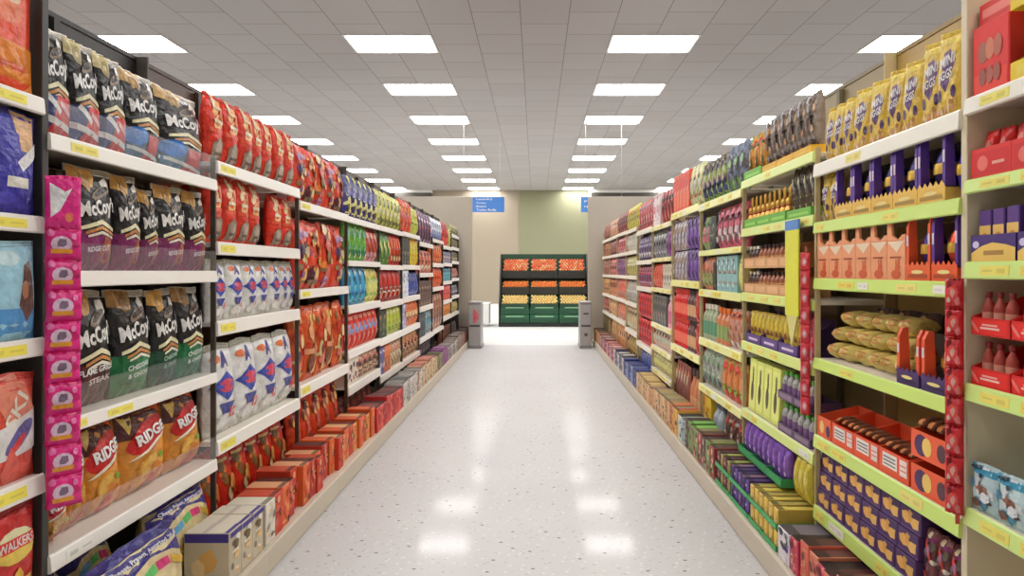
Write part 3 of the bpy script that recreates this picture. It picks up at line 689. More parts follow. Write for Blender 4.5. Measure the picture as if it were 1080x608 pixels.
# ---- fifth left bay
b = LBAY[5]
frac(b,0,0,1,6,pouch(100,(200,196,112),[(226,220,160),(150,160,70),(240,232,190),(176,150,80)],n=12),'pale yellow-green crisp pouch','snack pouch',h=.38)
frac(b,1,0,.5,3,pouch(101,(84,134,52),[(130,170,80),(50,70,50),(200,190,120)],n=9),'green snack pouch with dark patches','snack pouch',h=.35)
frac(b,1,.51,1,4,pouch(102,(200,60,38),[(230,110,60),(150,40,30),(236,190,120)],n=9),'red snack pouch with orange streaks','snack pouch',h=.35)
frac(b,2,0,1,5,pouch(103,(166,34,28),[(226,120,80),(238,220,206),(206,60,40)],n=9,hi=.5),'deep red pouch with pale flames','snack pouch',h=.34)
frac(b,3,0,.34,2,box(104,(60,72,52),[(90,110,60),(40,44,44),(150,120,80)]),'dark green carton','carton',h=.29)
frac(b,3,.35,1,4,pouch(105,(166,178,62),[(206,206,110),(90,130,60),(226,214,130)],n=8),'lime green snack pouch','snack pouch',h=.3)
frac(b,4,0,.25,2,box(106,(84,80,136),[(120,120,170),(60,50,100),(200,190,200)]),'violet carton','carton',h=.28)
frac(b,4,.26,.5,2,box(107,(206,110,48),[(230,160,90),(150,60,40)]),'orange carton','carton',h=.28)
frac(b,4,.51,1,4,pouch(108,(206,150,112),[(226,190,150),(176,100,80),(120,140,60),(236,214,180)],n=12),'peach snack pouch','snack pouch',h=.29)
deck(b,0,.5,5,[(104,106,106),(130,130,128),(90,94,96)],[(206,204,198),(190,186,180),(160,150,140)],'white box with grey top','snack box',seed=10)
deck(b,.5,1,5,[(150,150,146),(110,112,112)],[(196,190,180),(206,200,190),(170,120,90)],'pale box with grey top','snack box',seed=11)
# ---- sixth left bay
b = LBAY[6]
frac(b,0,0,.6,3,pouch(110,(212,70,40),[(236,130,60),(170,40,40),(236,190,120)],n=8),'red-orange snack pouch','snack pouch',h=.4)
frac(b,0,.61,1,2,pouch(111,(176,186,70),[(214,206,110),(226,150,60)],n=7),'yellow-green snack pouch','snack pouch',h=.36)
frac(b,1,0,.48,3,box(112,(58,60,54),[(90,92,80),(36,36,36),(150,146,130)]),'black carton with grey marks','carton',h=.34)
frac(b,1,.5,1,3,pouch(113,(226,186,46),[(240,214,100),(206,140,40)],n=6),'bright yellow snack pouch','snack pouch',h=.36)
frac(b,2,0,.4,2,box(114,(200,206,214),[(150,160,180),(226,228,230),(90,100,140)]),'white-blue carton','carton',h=.33)
frac(b,2,.5,1,3,pouch(115,(62,74,146),[(120,130,190),(40,44,100)],n=6),'blue snack pouch','snack pouch',h=.3)
frac(b,3,0,.3,1,box(116,(140,150,180),[(200,200,214),(200,110,70)]),'blue-white carton','carton',h=.3)
frac(b,3,.3,1,4,pouch(117,(212,104,52),[(232,150,80),(190,60,40),(236,200,150)],n=8),'orange snack pouch','snack pouch',h=.31)
frac(b,4,0,1,5,pouch(118,(206,160,110),[(226,200,150),(150,90,70),(196,90,70),(130,130,80)],n=12),'peach and brown snack pouch','snack pouch',h=.28)
deck(b,0,1,8,[(196,120,108),(186,110,104),(206,140,124)],[(206,180,140),(190,150,110),(220,200,160)],'tan box with pink top','snack box',seed=12,h=.25)
# ---- seventh to tenth left bays
b = LBAY[7]
frac(b,0,0,1,5,pouch(120,(88,56,86),[(140,90,130),(60,44,60),(200,180,196),(180,60,60)],n=9),'purple snack pouch','snack pouch',h=.44)
frac(b,1,0,1,4,pouch(121,(190,90,74),[(226,190,150),(130,50,50),(214,130,100)],n=10),'red and cream snack pouch','snack pouch',h=.33)
frac(b,2,0,1,5,box(122,(84,62,58),[(120,90,80),(50,40,40),(160,130,110)]),'dark brown carton','carton',h=.36)
frac(b,3,0,.5,3,box(123,(70,76,84),[(100,104,110),(40,44,50)]),'charcoal carton','carton',h=.33)
frac(b,3,.5,1,3,pouch(124,(96,140,156),[(160,190,196),(60,90,110),(190,180,160)],n=8),'teal snack pouch','snack pouch',h=.34)
deck(b,0,.5,5,[(110,112,84),(90,92,80)],[(150,140,100),(120,110,84)],'olive box','snack box',seed=14,h=.22)
deck(b,.5,1,4,[(140,70,130),(110,60,110),(160,130,150)],[(150,84,140),(120,60,110)],'purple box','snack box',seed=15,h=.22)
behind(b,0,1,5,box(125,(60,52,60),[(120,60,110),(90,80,80)]),'dark carton at the back','carton',.33,off=.04)
b = LBAY[8]
frac(b,0,0,1,5,pouch(126,(196,204,220),[(90,110,170),(230,230,236),(140,150,190)],n=8,band=(0,.26,(80,100,170))),'white pouch with blue foot','snack pouch',h=.34)
frac(b,1,0,1,5,pouch(127,(214,110,62),[(190,60,50),(230,160,110),(150,80,100)],n=9),'orange pouch with red patches','snack pouch',h=.3)
frac(b,2,0,1,5,pouch(128,(218,84,44),[(236,130,70),(190,50,36)],n=7),'bright orange-red pouch','snack pouch',h=.31)
frac(b,3,0,1,4,pouch(129,(150,104,86),[(90,60,56),(206,190,180),(180,120,90)],n=10,h=.6),'tall brown and white bag','snack pouch',h=.56)
deck(b,0,1,7,[(140,134,128),(120,116,112)],[(160,150,140),(120,110,104),(180,170,160)],'grey box','snack box',seed=16,h=.22)
b = LBAY[9]
frac(b,0,0,.7,4,pouch(130,(196,60,56),[(226,110,90),(150,40,50)],n=6),'red snack pouch','snack pouch',h=.4)
frac(b,0,.7,1,2,pouch(131,(180,170,80),[(210,200,120)],n=5),'yellow snack pouch','snack pouch',h=.36)
frac(b,1,0,1,5,box(132,(90,96,130),[(206,130,80),(60,60,70),(190,180,170)]),'blue and orange carton','carton',h=.2)
frac(b,2,0,1,5,box(133,(70,140,150),[(40,80,100),(140,190,190),(30,40,50)]),'teal carton','carton',h=.22)
frac(b,3,0,1,5,pouch(134,(206,70,64),[(230,120,90),(160,40,60)],n=6),'red snack pouch','snack pouch',h=.26)
frac(b,4,0,1,5,pouch(135,(218,130,50),[(236,170,90),(190,80,40)],n=6),'orange snack pouch','snack pouch',h=.2)
deck(b,0,1,7,[(150,140,130),(110,104,100)],[(150,120,104),(120,100,90)],'grey-brown box','snack box',seed=17,h=.24)
behind(b,0,1,5,pouch(136,(120,70,56),[(160,110,80),(80,50,44)],n=6),'brown pouch at the back','snack pouch',.38,off=.04)
b = LBAY[10]
for i, (c, pal, d_) in enumerate((((150,150,110),[(90,90,70),(190,180,140)],'olive pouch'),((120,110,84),[(60,60,50),(190,170,90)],'dark olive pouch'),((110,100,80),[(60,60,56),(200,180,110)],'brown pouch'),((150,90,80),[(90,60,60),(200,150,130)],'rust pouch'),((90,90,100),[(60,60,70),(150,150,160)],'slate pouch'),((170,150,90),[(110,90,60),(210,190,130)],'mustard pouch'))):
    frac(b,i,0,1,4,pouch(140+i,c,pal,n=6),d_,'snack pouch',h=.2)
deck(b,0,1,6,[(90,88,86),(110,104,100)],[(140,60,56),(110,70,60)],'dark red box','snack box',seed=18,h=.24)
behind(b,0,1,5,pouch(147,(100,84,76),[(140,110,90),(70,60,60)],n=6),'brown pouch at the back','snack pouch',.36,off=.04)

# ================================================================== right run
def rr_px(b,i,xa,xb,n,pk,desc,cat,X=1.37,**kw):
    ya, yb = X*F/(max(xa,xb)-565), X*F/(min(xa,xb)-565)
    row(b,i,max(ya,b.y0+(.03 if b.k==1 else .014)),min(yb,b.y1-.003),n,pk,desc,cat,**kw)
# ---- right edge bay
b = RBAY[0]
REDC = (206,40,36)
d = [('P',rc(.04,.02,.96,.3),(220,60,44)),('P',ell(.3,.6,.14,.16),(150,90,70)),('P',ell(.5,.62,.12,.16),(190,110,80)),('P',ell(.72,.62,.12,.16),(170,90,70)),('P',ell(.3,.25,.1,.13),(140,70,60)),('P',ell(.5,.25,.1,.13),(160,80,66)),('P',ell(.7,.25,.1,.13),(150,76,60))]
row(b,0,1.66,1.803,1,carton(.12,.3,.2,REDC,d,top=(190,36,34),side=(200,50,44),tdec=[('P',rc(.1,.2,.9,.8),(214,70,60))],kind='display_box'),'red display box with brown egg pictures','display box',h=.22,setback=.015,tjit=0)
row(b,0,1.66,1.803,1,carton(.12,.08,.2,(196,50,46),[('P',rc(.1,.3,.9,.7),(220,120,110))],kind='display_box'),'flat red display box stacked on top','display box',h=.07,dz=.222,setback=.035,tjit=0)
yt = tray(.2,.2,.25,(226,196,44),[('P',rc(.1,.25,.9,.75),(232,208,80))],lip=.06,back=.2)
pkd = bottle(.022,.13,(50,44,36),(60,54,46),(150,180,60),kind='chocolate_figure')
for zz, w_ in ((0,'lower'),(.21,'upper')):
    row(b,0,1.44,1.655,1,yt,'%s yellow display tray beside red box' % w_,'display tray',dz=zz,setback=.012,fill=.99,tjit=0)
    row(b,0,1.455,1.645,4,pkd,'dark foil figure in the %s yellow tray' % w_,'chocolate',dz=zz+.004,h=.15,setback=.03,fill=.8)
pr = pillow(.14,.09,.24,(206,40,40),[('P',rc(.1,.2,.9,.8),(196,30,34)),('P',ell(.4,.5,.2,.3),(226,90,80)),('P',rc(.6,.3,.8,.5),(236,170,150))],seed=3)
rst = tray(.15,.09,.25,(206,44,40),[('P',rc(.05,.12,.95,.88),(196,34,36)),('P',ell(.3,.5,.14,.26),(226,110,100)),('P',rc(.55,.4,.85,.5),(236,170,150))],lip=.085,back=.09)
row(b,1,1.5,1.802,2,rst,'red display tray of sweet pouches','display tray',h=.1,setback=.012,fill=.99,tjit=0)
row(b,1,1.5,1.802,6,bag(.05,.14,.05,(206,44,42),[('P',ell(.5,.6,.3,.2),(226,120,110)),('P',blob(.5,.4,.2,rnd(2)),(180,30,36))],seed=3,kind='sweet_pouch'),'red sweet pouch standing in a tray','sweets',h=.15,setback=.03,dz=.005,fill=.82,jit=.03)
row(b,1,1.5,1.79,3,pr,'red sweet pouch lying at the back','sweets',h=.14,setback=.14,dz=.05) if False else None
pw = tray(.16,.1,.26,(64,44,108),[('P',[(0,.02),(1,.02),(1,.5),(.8,.62),(.5,.72),(.25,.6),(0,.34)],(222,186,96)),('P',rc(.3,.25,.75,.42),(160,120,60)),('P',ell(.12,.66,.08,.14),(190,180,210))],lip=.085,back=.1)
pc = carton(.045,.15,.05,(84,54,120),[('P',rc(.02,.02,.98,.7),(232,190,104)),('P',ell(.5,.4,.34,.16),(196,130,60)),('P',rc(.2,.34,.8,.42),(236,214,150))],kind='chocolate_pack')
for a0, a1, nm in ((1.635,1.803,'farther'),(1.47,1.63,'nearer')):
    row(b,2,a0,a1,1,pw,'purple and gold display tray, %s' % nm,'display tray',setback=.012,fill=.99,tjit=0,depth_scale=1)
    row(b,2,a0+.006,a1-.006,3,pc,'purple and gold chocolate pack in %s tray' % nm,'chocolate',h=.16,setback=.03,dz=.004,fill=.86)
rt = tray(.13,.15,.24,(200,34,32),[('P',rc(.05,.1,.95,.9),(214,44,38)),('P',rc(.25,.36,.75,.48),(240,200,190)),('P',rc(.3,.56,.7,.66),(236,180,170)),('P',ell(.1,.5,.05,.4,10,.3),(230,120,110))],lip=.055,back=.15)
rb = bottle(.017,.1,(150,60,50),(120,40,40),(190,130,110),kind='chocolate_figure')
for zz, w_ in ((0,'lower'),(.155,'upper')):
    for a0, a1, nm in ((1.655,1.803,'farther'),(1.515,1.65,'nearer')):
        row(b,3,a0,a1,1,rt,'%s red display tray, %s stack' % (w_,nm),'display tray',setback=.012,dz=zz,fill=.99,tjit=0)
        row(b,3,a0+.008,a1-.008,3,rb,'red-brown figure in %s red tray, %s stack' % (w_,nm),'chocolate',h=.13,setback=.028,dz=zz+.004,fill=.8)
pb = pouch(150,(176,200,206),[(90,60,50),(140,96,80),(206,220,226),(60,120,150)],.1,.15,12,band=(.78,.98,(60,140,170)),kind='chocolate_pouch')
row(b,4,1.5,1.805,3,pb,'pale blue pouch with brown egg pictures','chocolate',h=.15,setback=.006,depth_scale=.6,tjit=.01)
pb2 = pillow(.16,.08,.2,(70,150,180),[('P',rc(.1,.2,.9,.8),(96,170,196))],seed=9,kind='chocolate_pouch')
row(b,4,1.5,1.80,2,pb2,'blue pouch lying behind the front pouches','chocolate',h=.1,setback=.16)
# ---- first right bay
b = RBAY[1]
YEL = (240,192,86)
def mini(seed, w=.15, h=.27):
    r = rnd(seed)
    d = [('P',blob(.5,.62,.3,r,.6),(96,66,110)),('P',blob(.46,.44,.22,r,.6),(90,60,104)),('P',rc(.04,.84,.96,.9),(226,190,90)),('P',ell(.22,.28,.1,.07),(70,46,84)),('P',ell(.78,.3,.1,.07),(70,46,84)),
         ('T','MINI',.5,.66,.6,.12,(236,222,214),{'rot':.12,'bold':.03,'asp':.6}),('T','EGGS',.46,.5,.58,.11,(236,222,214),{'rot':.12,'bold':.03,'asp':.6})]
    for q in range(9): d.append(('P',ell(r.uniform(.12,.88),r.uniform(.05,.2),.07,.035,8,r.uniform(-1,1)),r.choice([(226,190,160),(206,150,120),(170,120,80),(236,214,190),(214,170,90)])))
    return bag(w,h,w*.5,YEL,d,seal=(214,170,40),seed=seed,split=True,kind='chocolate_bag',t='f')
mA, mB = mini(160), mini(161)
for xa, xb, n, h_ in ((861,893,3,.27),(894,924,2,.28),(926,957,2,.285),(960,1000,2,.31)):
    rr_px(b,0,xa,xb,n,mA if n != 2 else mB,'yellow chocolate egg bag with purple lettering','chocolate bag',h=h_,tilt=-.05,setback=.035,jit=.02,face=.22,fill=.94,depth_scale=.6)
rr_px(b,0,1002,1016,1,bag(.12,.22,.1,(230,190,40),[('P',ell(.5,.6,.12,.06),(80,60,40)),('P',blob(.5,.3,.3,rnd(2)),(222,176,30))],seed=5,kind='chocolate_bag',split=True),'plain yellow bulging bag at the near end','chocolate bag',h=.22,setback=.05)
rr_px(b,1,860,882,2,mini(162,.1,.24),'small yellow egg bag with purple lettering','chocolate bag',h=.235,setback=.03)
ec = egg_carton(.14,.26,.12,(88,56,140),(218,178,84),(42,36,90))
rr_px(b,1,883,1000,5,ec,'purple egg carton with gold foot','egg carton',h=.245,setback=.012,fill=.985,tjit=0)
eg = PM(); eg.lathe([(r,z) for r,z in eggprof(.17,.055)],K((60,54,150),'m'),14); eg.lathe([(.056,.07),(.058,.085),(.055,.1)],K((206,170,60),'m'),14,cap=False)
rr_px(b,1,1001,1014,1,Pack([('foil_egg',eg.build('foil_egg'))],.11,.17,.11,'foil_egg'),'shiny blue foil egg at the near end','foil egg',h=.2,setback=.03)
gc = gable_carton(.1,.2,.1,(220,150,108))
rr_px(b,2,860,957,6,gc,'peach gift carton with rabbit print','gift carton',h=.235,setback=.012,fill=.985,tjit=0)
ec2 = egg_carton(.14,.26,.12,(84,50,130),(226,92,44),(200,70,40)); ec3 = egg_carton(.14,.26,.12,(226,90,50),(226,100,50),(60,40,110))
rr_px(b,2,958,984,1,ec3,'orange egg carton with tall cheeks','egg carton',h=.235,setback=.012,fill=.985,tjit=0)
rr_px(b,2,985,1013,1,ec2,'purple egg carton with orange foot','egg carton',h=.235,setback=.012,fill=.985,tjit=0)
YW = (214,170,76)
yp = [pillow(.13,.08,.15,(244,206,122),[('P',blob(.35,.5,.2,rnd(i)),(238,206,130)),('P',rc(.15,.3,.85,.36),(206,130,84)),('P',rc(.25,.58,.8,.64),(196,116,76)),('P',blob(.65,.4,.14,rnd(i+5)),(210,150,80))],seed=i,kind='bun_pack',pw=2.4,pe=.5) for i in range(3)]
for li, (n, x0, x1) in enumerate(((6,861,946),(6,862,944),(5,868,940))):
    for q in range(n):
        w = (x1-x0)/n
        rr_px(b,3,x0+w*q,x0+w*(q+1),1,yp[(q+li) % 3],'golden wrapped bun pack, %s layer' % ('bottom','middle','top')[li],'bun pack',h=.075,setback=.03+.025*li,dz=.077*li+.006,tjit=.07,fill=.9,jit=.02)
dk = pouch(170,(66,44,40),[(120,60,50),(200,140,70),(150,50,40)],.12,.2,8,kind='chocolate_pouch')
rr_px(b,3,868,950,4,dk,'dark pouch standing behind golden bun packs','chocolate',h=.25,setback=.26,depth_scale=.8)
oc = egg_carton(.12,.24,.14,(226,92,56),(70,46,96),(190,80,60))
rr_px(b,3,948,972,1,oc,'orange display carton with violet foot, farther','egg carton',h=.21,setback=.012,fill=.985,tjit=0)
rr_px(b,3,974,1003,1,oc,'orange display carton with violet foot, nearer','egg carton',h=.21,setback=.012,fill=.985,tjit=0)
ot = tray(.14,.11,.2,(214,84,50),[('P',rc(.12,.3,.62,.9),(232,228,220)),('P',rc(.16,.4,.58,.46),(120,110,110)),('P',rc(.16,.55,.58,.62),(120,110,110)),('P',rc(.16,.7,.58,.77),(120,110,110)),('P',rc(.72,.25,.96,.92),(236,214,206)),('P',rc(.74,.45,.94,.5),(206,90,70)),('P',rc(.74,.65,.94,.7),(206,90,70))],lip=.095,back=.14)
cp = pillow(.04,.04,.09,(110,64,44),[('P',rc(.2,.3,.8,.7),(196,120,60))],seed=4,kind='chocolate_bar')
ot0 = tray(.1,.11,.2,(224,100,60),[('P',ell(.35,.5,.16,.34),(226,190,110)),('P',ell(.8,.4,.14,.3),(60,40,70))],lip=.095,back=.14)
rr_px(b,4,860,878,1,ot0,'small orange tray with gold egg print','display tray',setback=.012,fill=.985,h=.14,tjit=0)
rr_px(b,4,879,961,3,ot,'orange tray with white label panels','display tray',setback=.012,fill=.985,h=.14,tjit=0)
rr_px(b,4,879,961,12,cp,'brown wrapped bar on the orange trays','chocolate',setback=.03,dz=.085,h=.04,fill=.68,tjit=.08)
ot2 = tray(.12,.11,.2,(222,92,56),[('P',ell(.3,.5,.2,.42),(70,44,84)),('P',ell(.45,.5,.13,.36),(226,190,100)),('P',ell(.84,.5,.12,.34),(80,50,60))],lip=.1,back=.13)
for zz, w_ in ((0,'lower'),(.125,'upper')):
    rr_px(b,4,963,1003,1,ot2,'%s stacked orange tray with egg pictures' % w_,'display tray',setback=.012,fill=.985,h=.125,dz=zz,tjit=0)
rr_px(b,4,963,1003,4,cp,'brown wrapped bar in the upper stacked tray','chocolate',setback=.03,dz=.215,h=.05,fill=.75,tjit=.06)
pg = carton(.12,.1,.2,(74,44,92),[('P',blob(.3,.52,.3,rnd(3)),(226,172,86)),('P',blob(.72,.45,.28,rnd(5)),(236,188,104)),('P',blob(.5,.8,.14,rnd(6)),(200,150,90)),('P',ell(.5,.55,.1,.2),(206,150,70)),('P',rc(0,0,1,.1),(100,70,120))],top=(60,36,80),side=(80,50,96),kind='chocolate_pack')
for li in range(3):
    rr_px(b,5,857,968,6,pg,'purple pack with golden wafers, %s layer' % ('bottom','middle','top')[li],'chocolate',setback=.012+.01*li,h=.084,dz=.0855*li,fill=.97,tjit=.02)
rr_px(b,5,970,1012,3,pouch(172,(110,60,60),[(196,60,50),(60,50,50),(206,180,150),(120,40,100)],.1,.24,10,kind='chocolate_pouch'),'mixed red and dark pouch at the near end','chocolate',h=.22,setback=.03)
deck(b,0,.86,11,[(84,46,46),(50,36,38),(104,60,54)],[(206,100,80),(186,60,84),(214,140,110)],'red sweet box with dark maroon top','sweet box',h=.17,seed=30,depth=.36,kind='sweet_box',step=.02)
deck(b,.87,1,1,[(120,112,120)],[(206,200,206),(80,50,140),(60,60,70)],'white and purple sweet box','sweet box',h=.175,seed=31,depth=.36,kind='sweet_box')
# red clip strip at its near end
strip = thing('clip_strip','clip strip carrying red sweet packets at the first right bay','clip strip',(1.333,1.822,.70))
p = PM(); p.box(-.007,.007,-.001,.001,0,.78,'p:200,90,80'); part('strip_tape',p,strip)
pkr = bag(.05,.092,.02,(186,30,38),[('P',blob(.3,.75,.2,rnd(1)),(120,20,28)),('P',blob(.7,.25,.22,rnd(2)),(222,110,110)),('P',blob(.25,.25,.14,rnd(4)),(236,190,180)),('P',ell(.5,.5,.3,.25),(214,70,64)),('P',blob(.5,.5,.16,rnd(7)),(236,160,150))],seal=(150,24,30),seed=43,kind='sweet_packet',nv=6)
for j in range(8):
    spawn(pkr,(1.322,1.82,1.385-.093*j),-math.pi/3.4+R_.uniform(-.08,.08),'red sweet packet, %s down the clip strip' % ORD[j+1],'sweets','red packets hanging at the first right bay')
# ---- second right bay
b = RBAY[2]
pk = bag(.13,.3,.06,(136,122,110),busy(180,[(90,80,74),(170,156,140),(190,160,130),(206,130,80),(70,62,60),(150,150,160)],22),seal=(110,100,90),seed=180,kind='chocolate_bag')
rr_px(b,0,805,857,6,pk,'grey-brown patterned chocolate bag','chocolate bag',h=.3,setback=.04,dz=.03,fill=.8)
yt2 = tray(.16,.06,.2,(232,180,50),[('P',rc(.1,.3,.9,.6),(240,196,80))],lip=.05,back=.06)
rr_px(b,0,805,857,3,yt2,'low yellow display tray','display tray',setback=.012,h=.055,fill=.985,tjit=0)
gt = tray(.16,.07,.2,(104,170,62),[('P',rc(.1,.3,.9,.6),(140,196,84))],lip=.06,back=.07)
rr_px(b,0,782,804,1,gt,'low green display tray','display tray',setback=.012,h=.07,fill=.985,tjit=0)
rr_px(b,0,782,804,3,pouch(181,(226,150,60),[(240,190,90),(110,170,60),(206,90,50)],.12,.28,9,kind='chocolate_bag'),'orange chocolate bag in green tray','chocolate bag',h=.27,setback=.04,dz=.02,fill=.76)
gb = bunny(.2,(206,164,80))
rr_px(b,1,783,830,9,gb,'gold foil bunny in green tray','foil bunny',h=.2,setback=.02,dz=.006,fill=.74,depth_scale=.9)
rr_px(b,1,783,830,9,gb,'gold foil bunny in second file','foil bunny',h=.21,setback=.11,dz=.006,fill=.74,depth_scale=.9)
rr_px(b,1,783,830,3,gt,'green tray holding gold bunnies','display tray',setback=.012,h=.07,fill=.985,tjit=0)
rr_px(b,1,831,857,1,gt,'green tray holding tall dark packs','display tray',setback=.012,h=.06,fill=.985,tjit=0)
rr_px(b,1,831,857,4,pouch(182,(84,72,54),[(206,180,110),(40,36,34),(226,206,150)],.08,.28,10,kind='chocolate_pouch'),'tall dark and gold pack','chocolate',h=.265,setback=.04,dz=.01,fill=.76)
bt = tray(.13,.12,.2,(196,150,104),[('P',rc(.1,.2,.9,.8),(210,166,120))],lip=.05,back=.12)
ch = bottle(.02,.12,(74,54,46),(222,214,200),(150,100,70),kind='chocolate_figure',split=False)
ch2 = bottle(.02,.12,(150,90,60),(60,44,40),(200,150,100),kind='chocolate_figure',split=False)
for zz, w_ in ((0,'lower'),(.16,'upper')):
    row(b,2,3.051,3.767,4,bt,'beige display tray, %s tier' % w_,'display tray',setback=.012,h=.15,dz=zz,fill=.985,tjit=0)
    row(b,2,3.588,3.767,3,ch,'dark figure with white cap, %s tier' % w_,'chocolate',setback=.03,h=.135,dz=zz+.005,fill=.8)
    row(b,2,3.051,3.588,9,ch2,'brown figure with dark cap, %s tier' % w_,'chocolate',setback=.03,h=.135,dz=zz+.005,fill=.8)
t = thing('shelf_sign','tall lime yellow shelf sign with blue top','shelf sign',(1.315,2.955,1.27))
p = PM(); p.box(-.004,.004,-.075,.075,.0,.44,'c:206,206,66'); part('sign_card',p,t)
p = PM(); p.box(-.005,.005,-.076,.076,.44,.49,'c:84,130,190'); part('sign_header',p,t)
p = PM(); p.mesh([(-.004,-.06,0),(-.004,.06,0),(-.004,0,-.16),(.004,-.06,0),(.004,.06,0),(.004,0,-.16)],[(0,1,2),(5,4,3),(0,2,5,3),(1,4,5,2),(0,3,4,1)],'c:196,190,120'); part('sign_pointer',p,t)
pt = tray(.2,.2,.2,(76,54,110),[('P',rc(.06,.1,.94,.9),(90,66,126)),('P',rc(.2,.35,.8,.6),(196,180,206))],lip=.06,back=.2)
by = pouch(183,(212,176,66),[(226,200,100),(120,90,50),(150,90,60)],.05,.2,6,kind='chocolate_pouch')
rr_px(b,3,788,843,3,pt,'purple tray of yellow packs','display tray',setback=.012,h=.2,fill=.97,tjit=0)
rr_px(b,3,788,843,12,by,'slim yellow pack in a purple tray','chocolate',setback=.04,h=.2,dz=.005,fill=.7)
rr_px(b,3,844,856,2,pouch(184,(206,90,110),[(226,130,150),(190,40,60)],.07,.2,6,kind='sweet_pouch'),'pink sweet pouch at the near end','sweets',setback=.03,h=.24)
lc = carton(.13,.26,.08,(198,206,104),[('P',rc(.08,.06,.92,.94),(208,214,120)),('P',ell(.5,.38,.2,.2),(86,80,50)),('P',ell(.56,.62,.1,.1),(90,84,50)),('P',ell(.5,.76,.04,.1),(90,84,50)),('P',ell(.62,.76,.04,.1),(90,84,50))],top=(170,180,90),kind='gift_carton')
rr_px(b,4,789,821,4,lc,'lime carton with dark rabbit silhouette','gift carton',setback=.02,h=.33,tilt=-.05,tjit=0)
gbt = bottle(.025,.16,(150,150,146),(92,170,70),(110,80,120),kind='bubble_bottle',split=False)
vt = tray(.2,.05,.16,(90,70,100),[('P',rc(.1,.2,.9,.8),(130,110,130))],lip=.045,back=.05)
for zz, w_ in ((0,'lower'),(.18,'upper')):
    rr_px(b,4,822,856,2,vt,'grey-violet tray, %s tier' % w_,'display tray',setback=.012+.0*zz,h=.05,dz=zz,fill=.98,tjit=0)
    rr_px(b,4,822,856,6,gbt,'grey bottle with green cap, %s tier' % w_,'bottle',setback=.025,h=.15,dz=zz+.006,fill=.78)
# deck: green trays in two tiers with purple and yellow packs
def green_tier(bay, a0, a1, ntray, npk, pks, desc, z, n2, h=.09, xf=None):
    gtr = tray(.2,.03,.34,(62,150,92),[('P',rc(.0,.2,1,.8),(74,166,104))],lip=.028,back=.03)
    row(bay,'deck',lf(bay,a0),lf(bay,a1),ntray,gtr,'green tray %s' % n2,'display tray',h=.03,xf=xf or XK['R']+.02,dz=z,where='base deck',fill=.99,tjit=0)
    w = (a1-a0)/npk
    for q in range(npk):
        row(bay,'deck',lf(bay,a0+w*q),lf(bay,a0+w*(q+1)),1,pks[q % len(pks)],desc,'sweet box',h=h,xf=(xf or XK['R']+.02)+.012,dz=z+.005,where='base deck',fill=.74,tjit=0)
def sweet(seed, base, top, pal): return carton(.07,.1,.3,base,busy(seed,pal,5),top=top,side=[v*.8 for v in base],kind='sweet_box',tdec=[('P',rc(0,0,1,.12),[v*.6 for v in top]),('P',rc(0,.2,.2,1),[v*.55 for v in top])])
yl = [sweet(190,(222,190,84),(206,186,84),[(236,214,130),(200,150,60)]),sweet(191,(214,180,90),(170,156,80),[(236,220,150),(190,140,60)])]
pl = [sweet(192,(90,60,140),(76,48,106),[(120,90,170),(60,40,100),(206,190,210)]),sweet(193,(80,54,120),(130,96,120),[(140,100,160),(60,40,90)]),sweet(194,(100,70,130),(60,44,84),[(150,120,170)])]
ol = [sweet(195,(150,140,84),(150,150,84),[(206,180,100),(90,110,60),(190,90,60)]),sweet(196,(110,60,70),(84,46,60),[(190,120,90),(70,50,60)])]
for z, n2 in ((0,'lower tier'),(.11,'upper tier')):
    green_tier(b,.022,.40,2,6,yl,'yellow sweet box %s' % n2,z,n2+' under yellow boxes')
    green_tier(b,.41,.72,1,5,pl,'purple sweet box %s' % n2,z,n2+' under purple boxes')
    green_tier(b,.73,.99,1,4,ol,'olive and maroon sweet box %s' % n2,z,n2+' under olive boxes')
pm_ = bag(.1,.2,.06,(130,88,176),[('P',blob(.5,.6,.24,rnd(1)),(170,130,206)),('P',blob(.4,.3,.2,rnd(2)),(90,54,140)),('P',ell(.6,.3,.16,.08),(200,180,214)),('P',ell(.35,.75,.14,.06),(190,160,210))],seal=(120,80,170),seed=197,kind='sweet_bag')
gtr2 = tray(.2,.05,.16,(62,150,92),[('P',rc(.0,.2,1,.8),(74,166,104))],lip=.045,back=.05)
ya, yb = lf(b,.27), lf(b,.93)
row(b,'deck',ya,yb,3,gtr2,'green tray of lilac bags on the boxes','display tray',h=.05,xf=1.30,dz=.222,where='base deck',fill=.99,tjit=0)
row(b,'deck',ya,yb,9,pm_,'lilac sweet bag in a green tray','sweets',h=.19,xf=1.335,dz=.228,where='base deck',fill=.8,tjit=.02)
rs = carton(.3,.12,.12,(70,54,50),[],kind='riser_box')
row(b,'deck',lf(b,.03),lf(b,.2),3,bag(.1,.2,.06,(222,190,70),[('P',blob(.5,.6,.24,rnd(1)),(236,210,120)),('P',blob(.4,.3,.2,rnd(2)),(206,160,60))],seed=198,kind='sweet_bag'),'yellow sweet bag standing on the boxes','sweets',h=.2,xf=1.33,dz=.222,where='base deck',fill=.92,tjit=.1)
strip = thing('clip_strip','clip strip of red and pink packets on the second right bay','clip strip',(1.328,2.83,.80))
p = PM(); p.box(-.006,.006,-.001,.001,0,.82,'p:200,110,100'); part('strip_tape',p,strip)
pkr2 = bag(.045,.09,.02,(200,50,60),[('P',ell(.5,.5,.3,.25),(226,120,130)),('P',blob(.5,.5,.16,rnd(7)),(240,200,200))],seed=44,kind='sweet_packet',nv=6)
for j in range(9):
    spawn(pkr2,(1.318,2.83-.012,1.50-.088*j),-math.pi/4,'red-pink sweet packet, %s down the second bay clip strip' % ORD[j+1],'sweets','red-pink packets hanging at the second right bay')
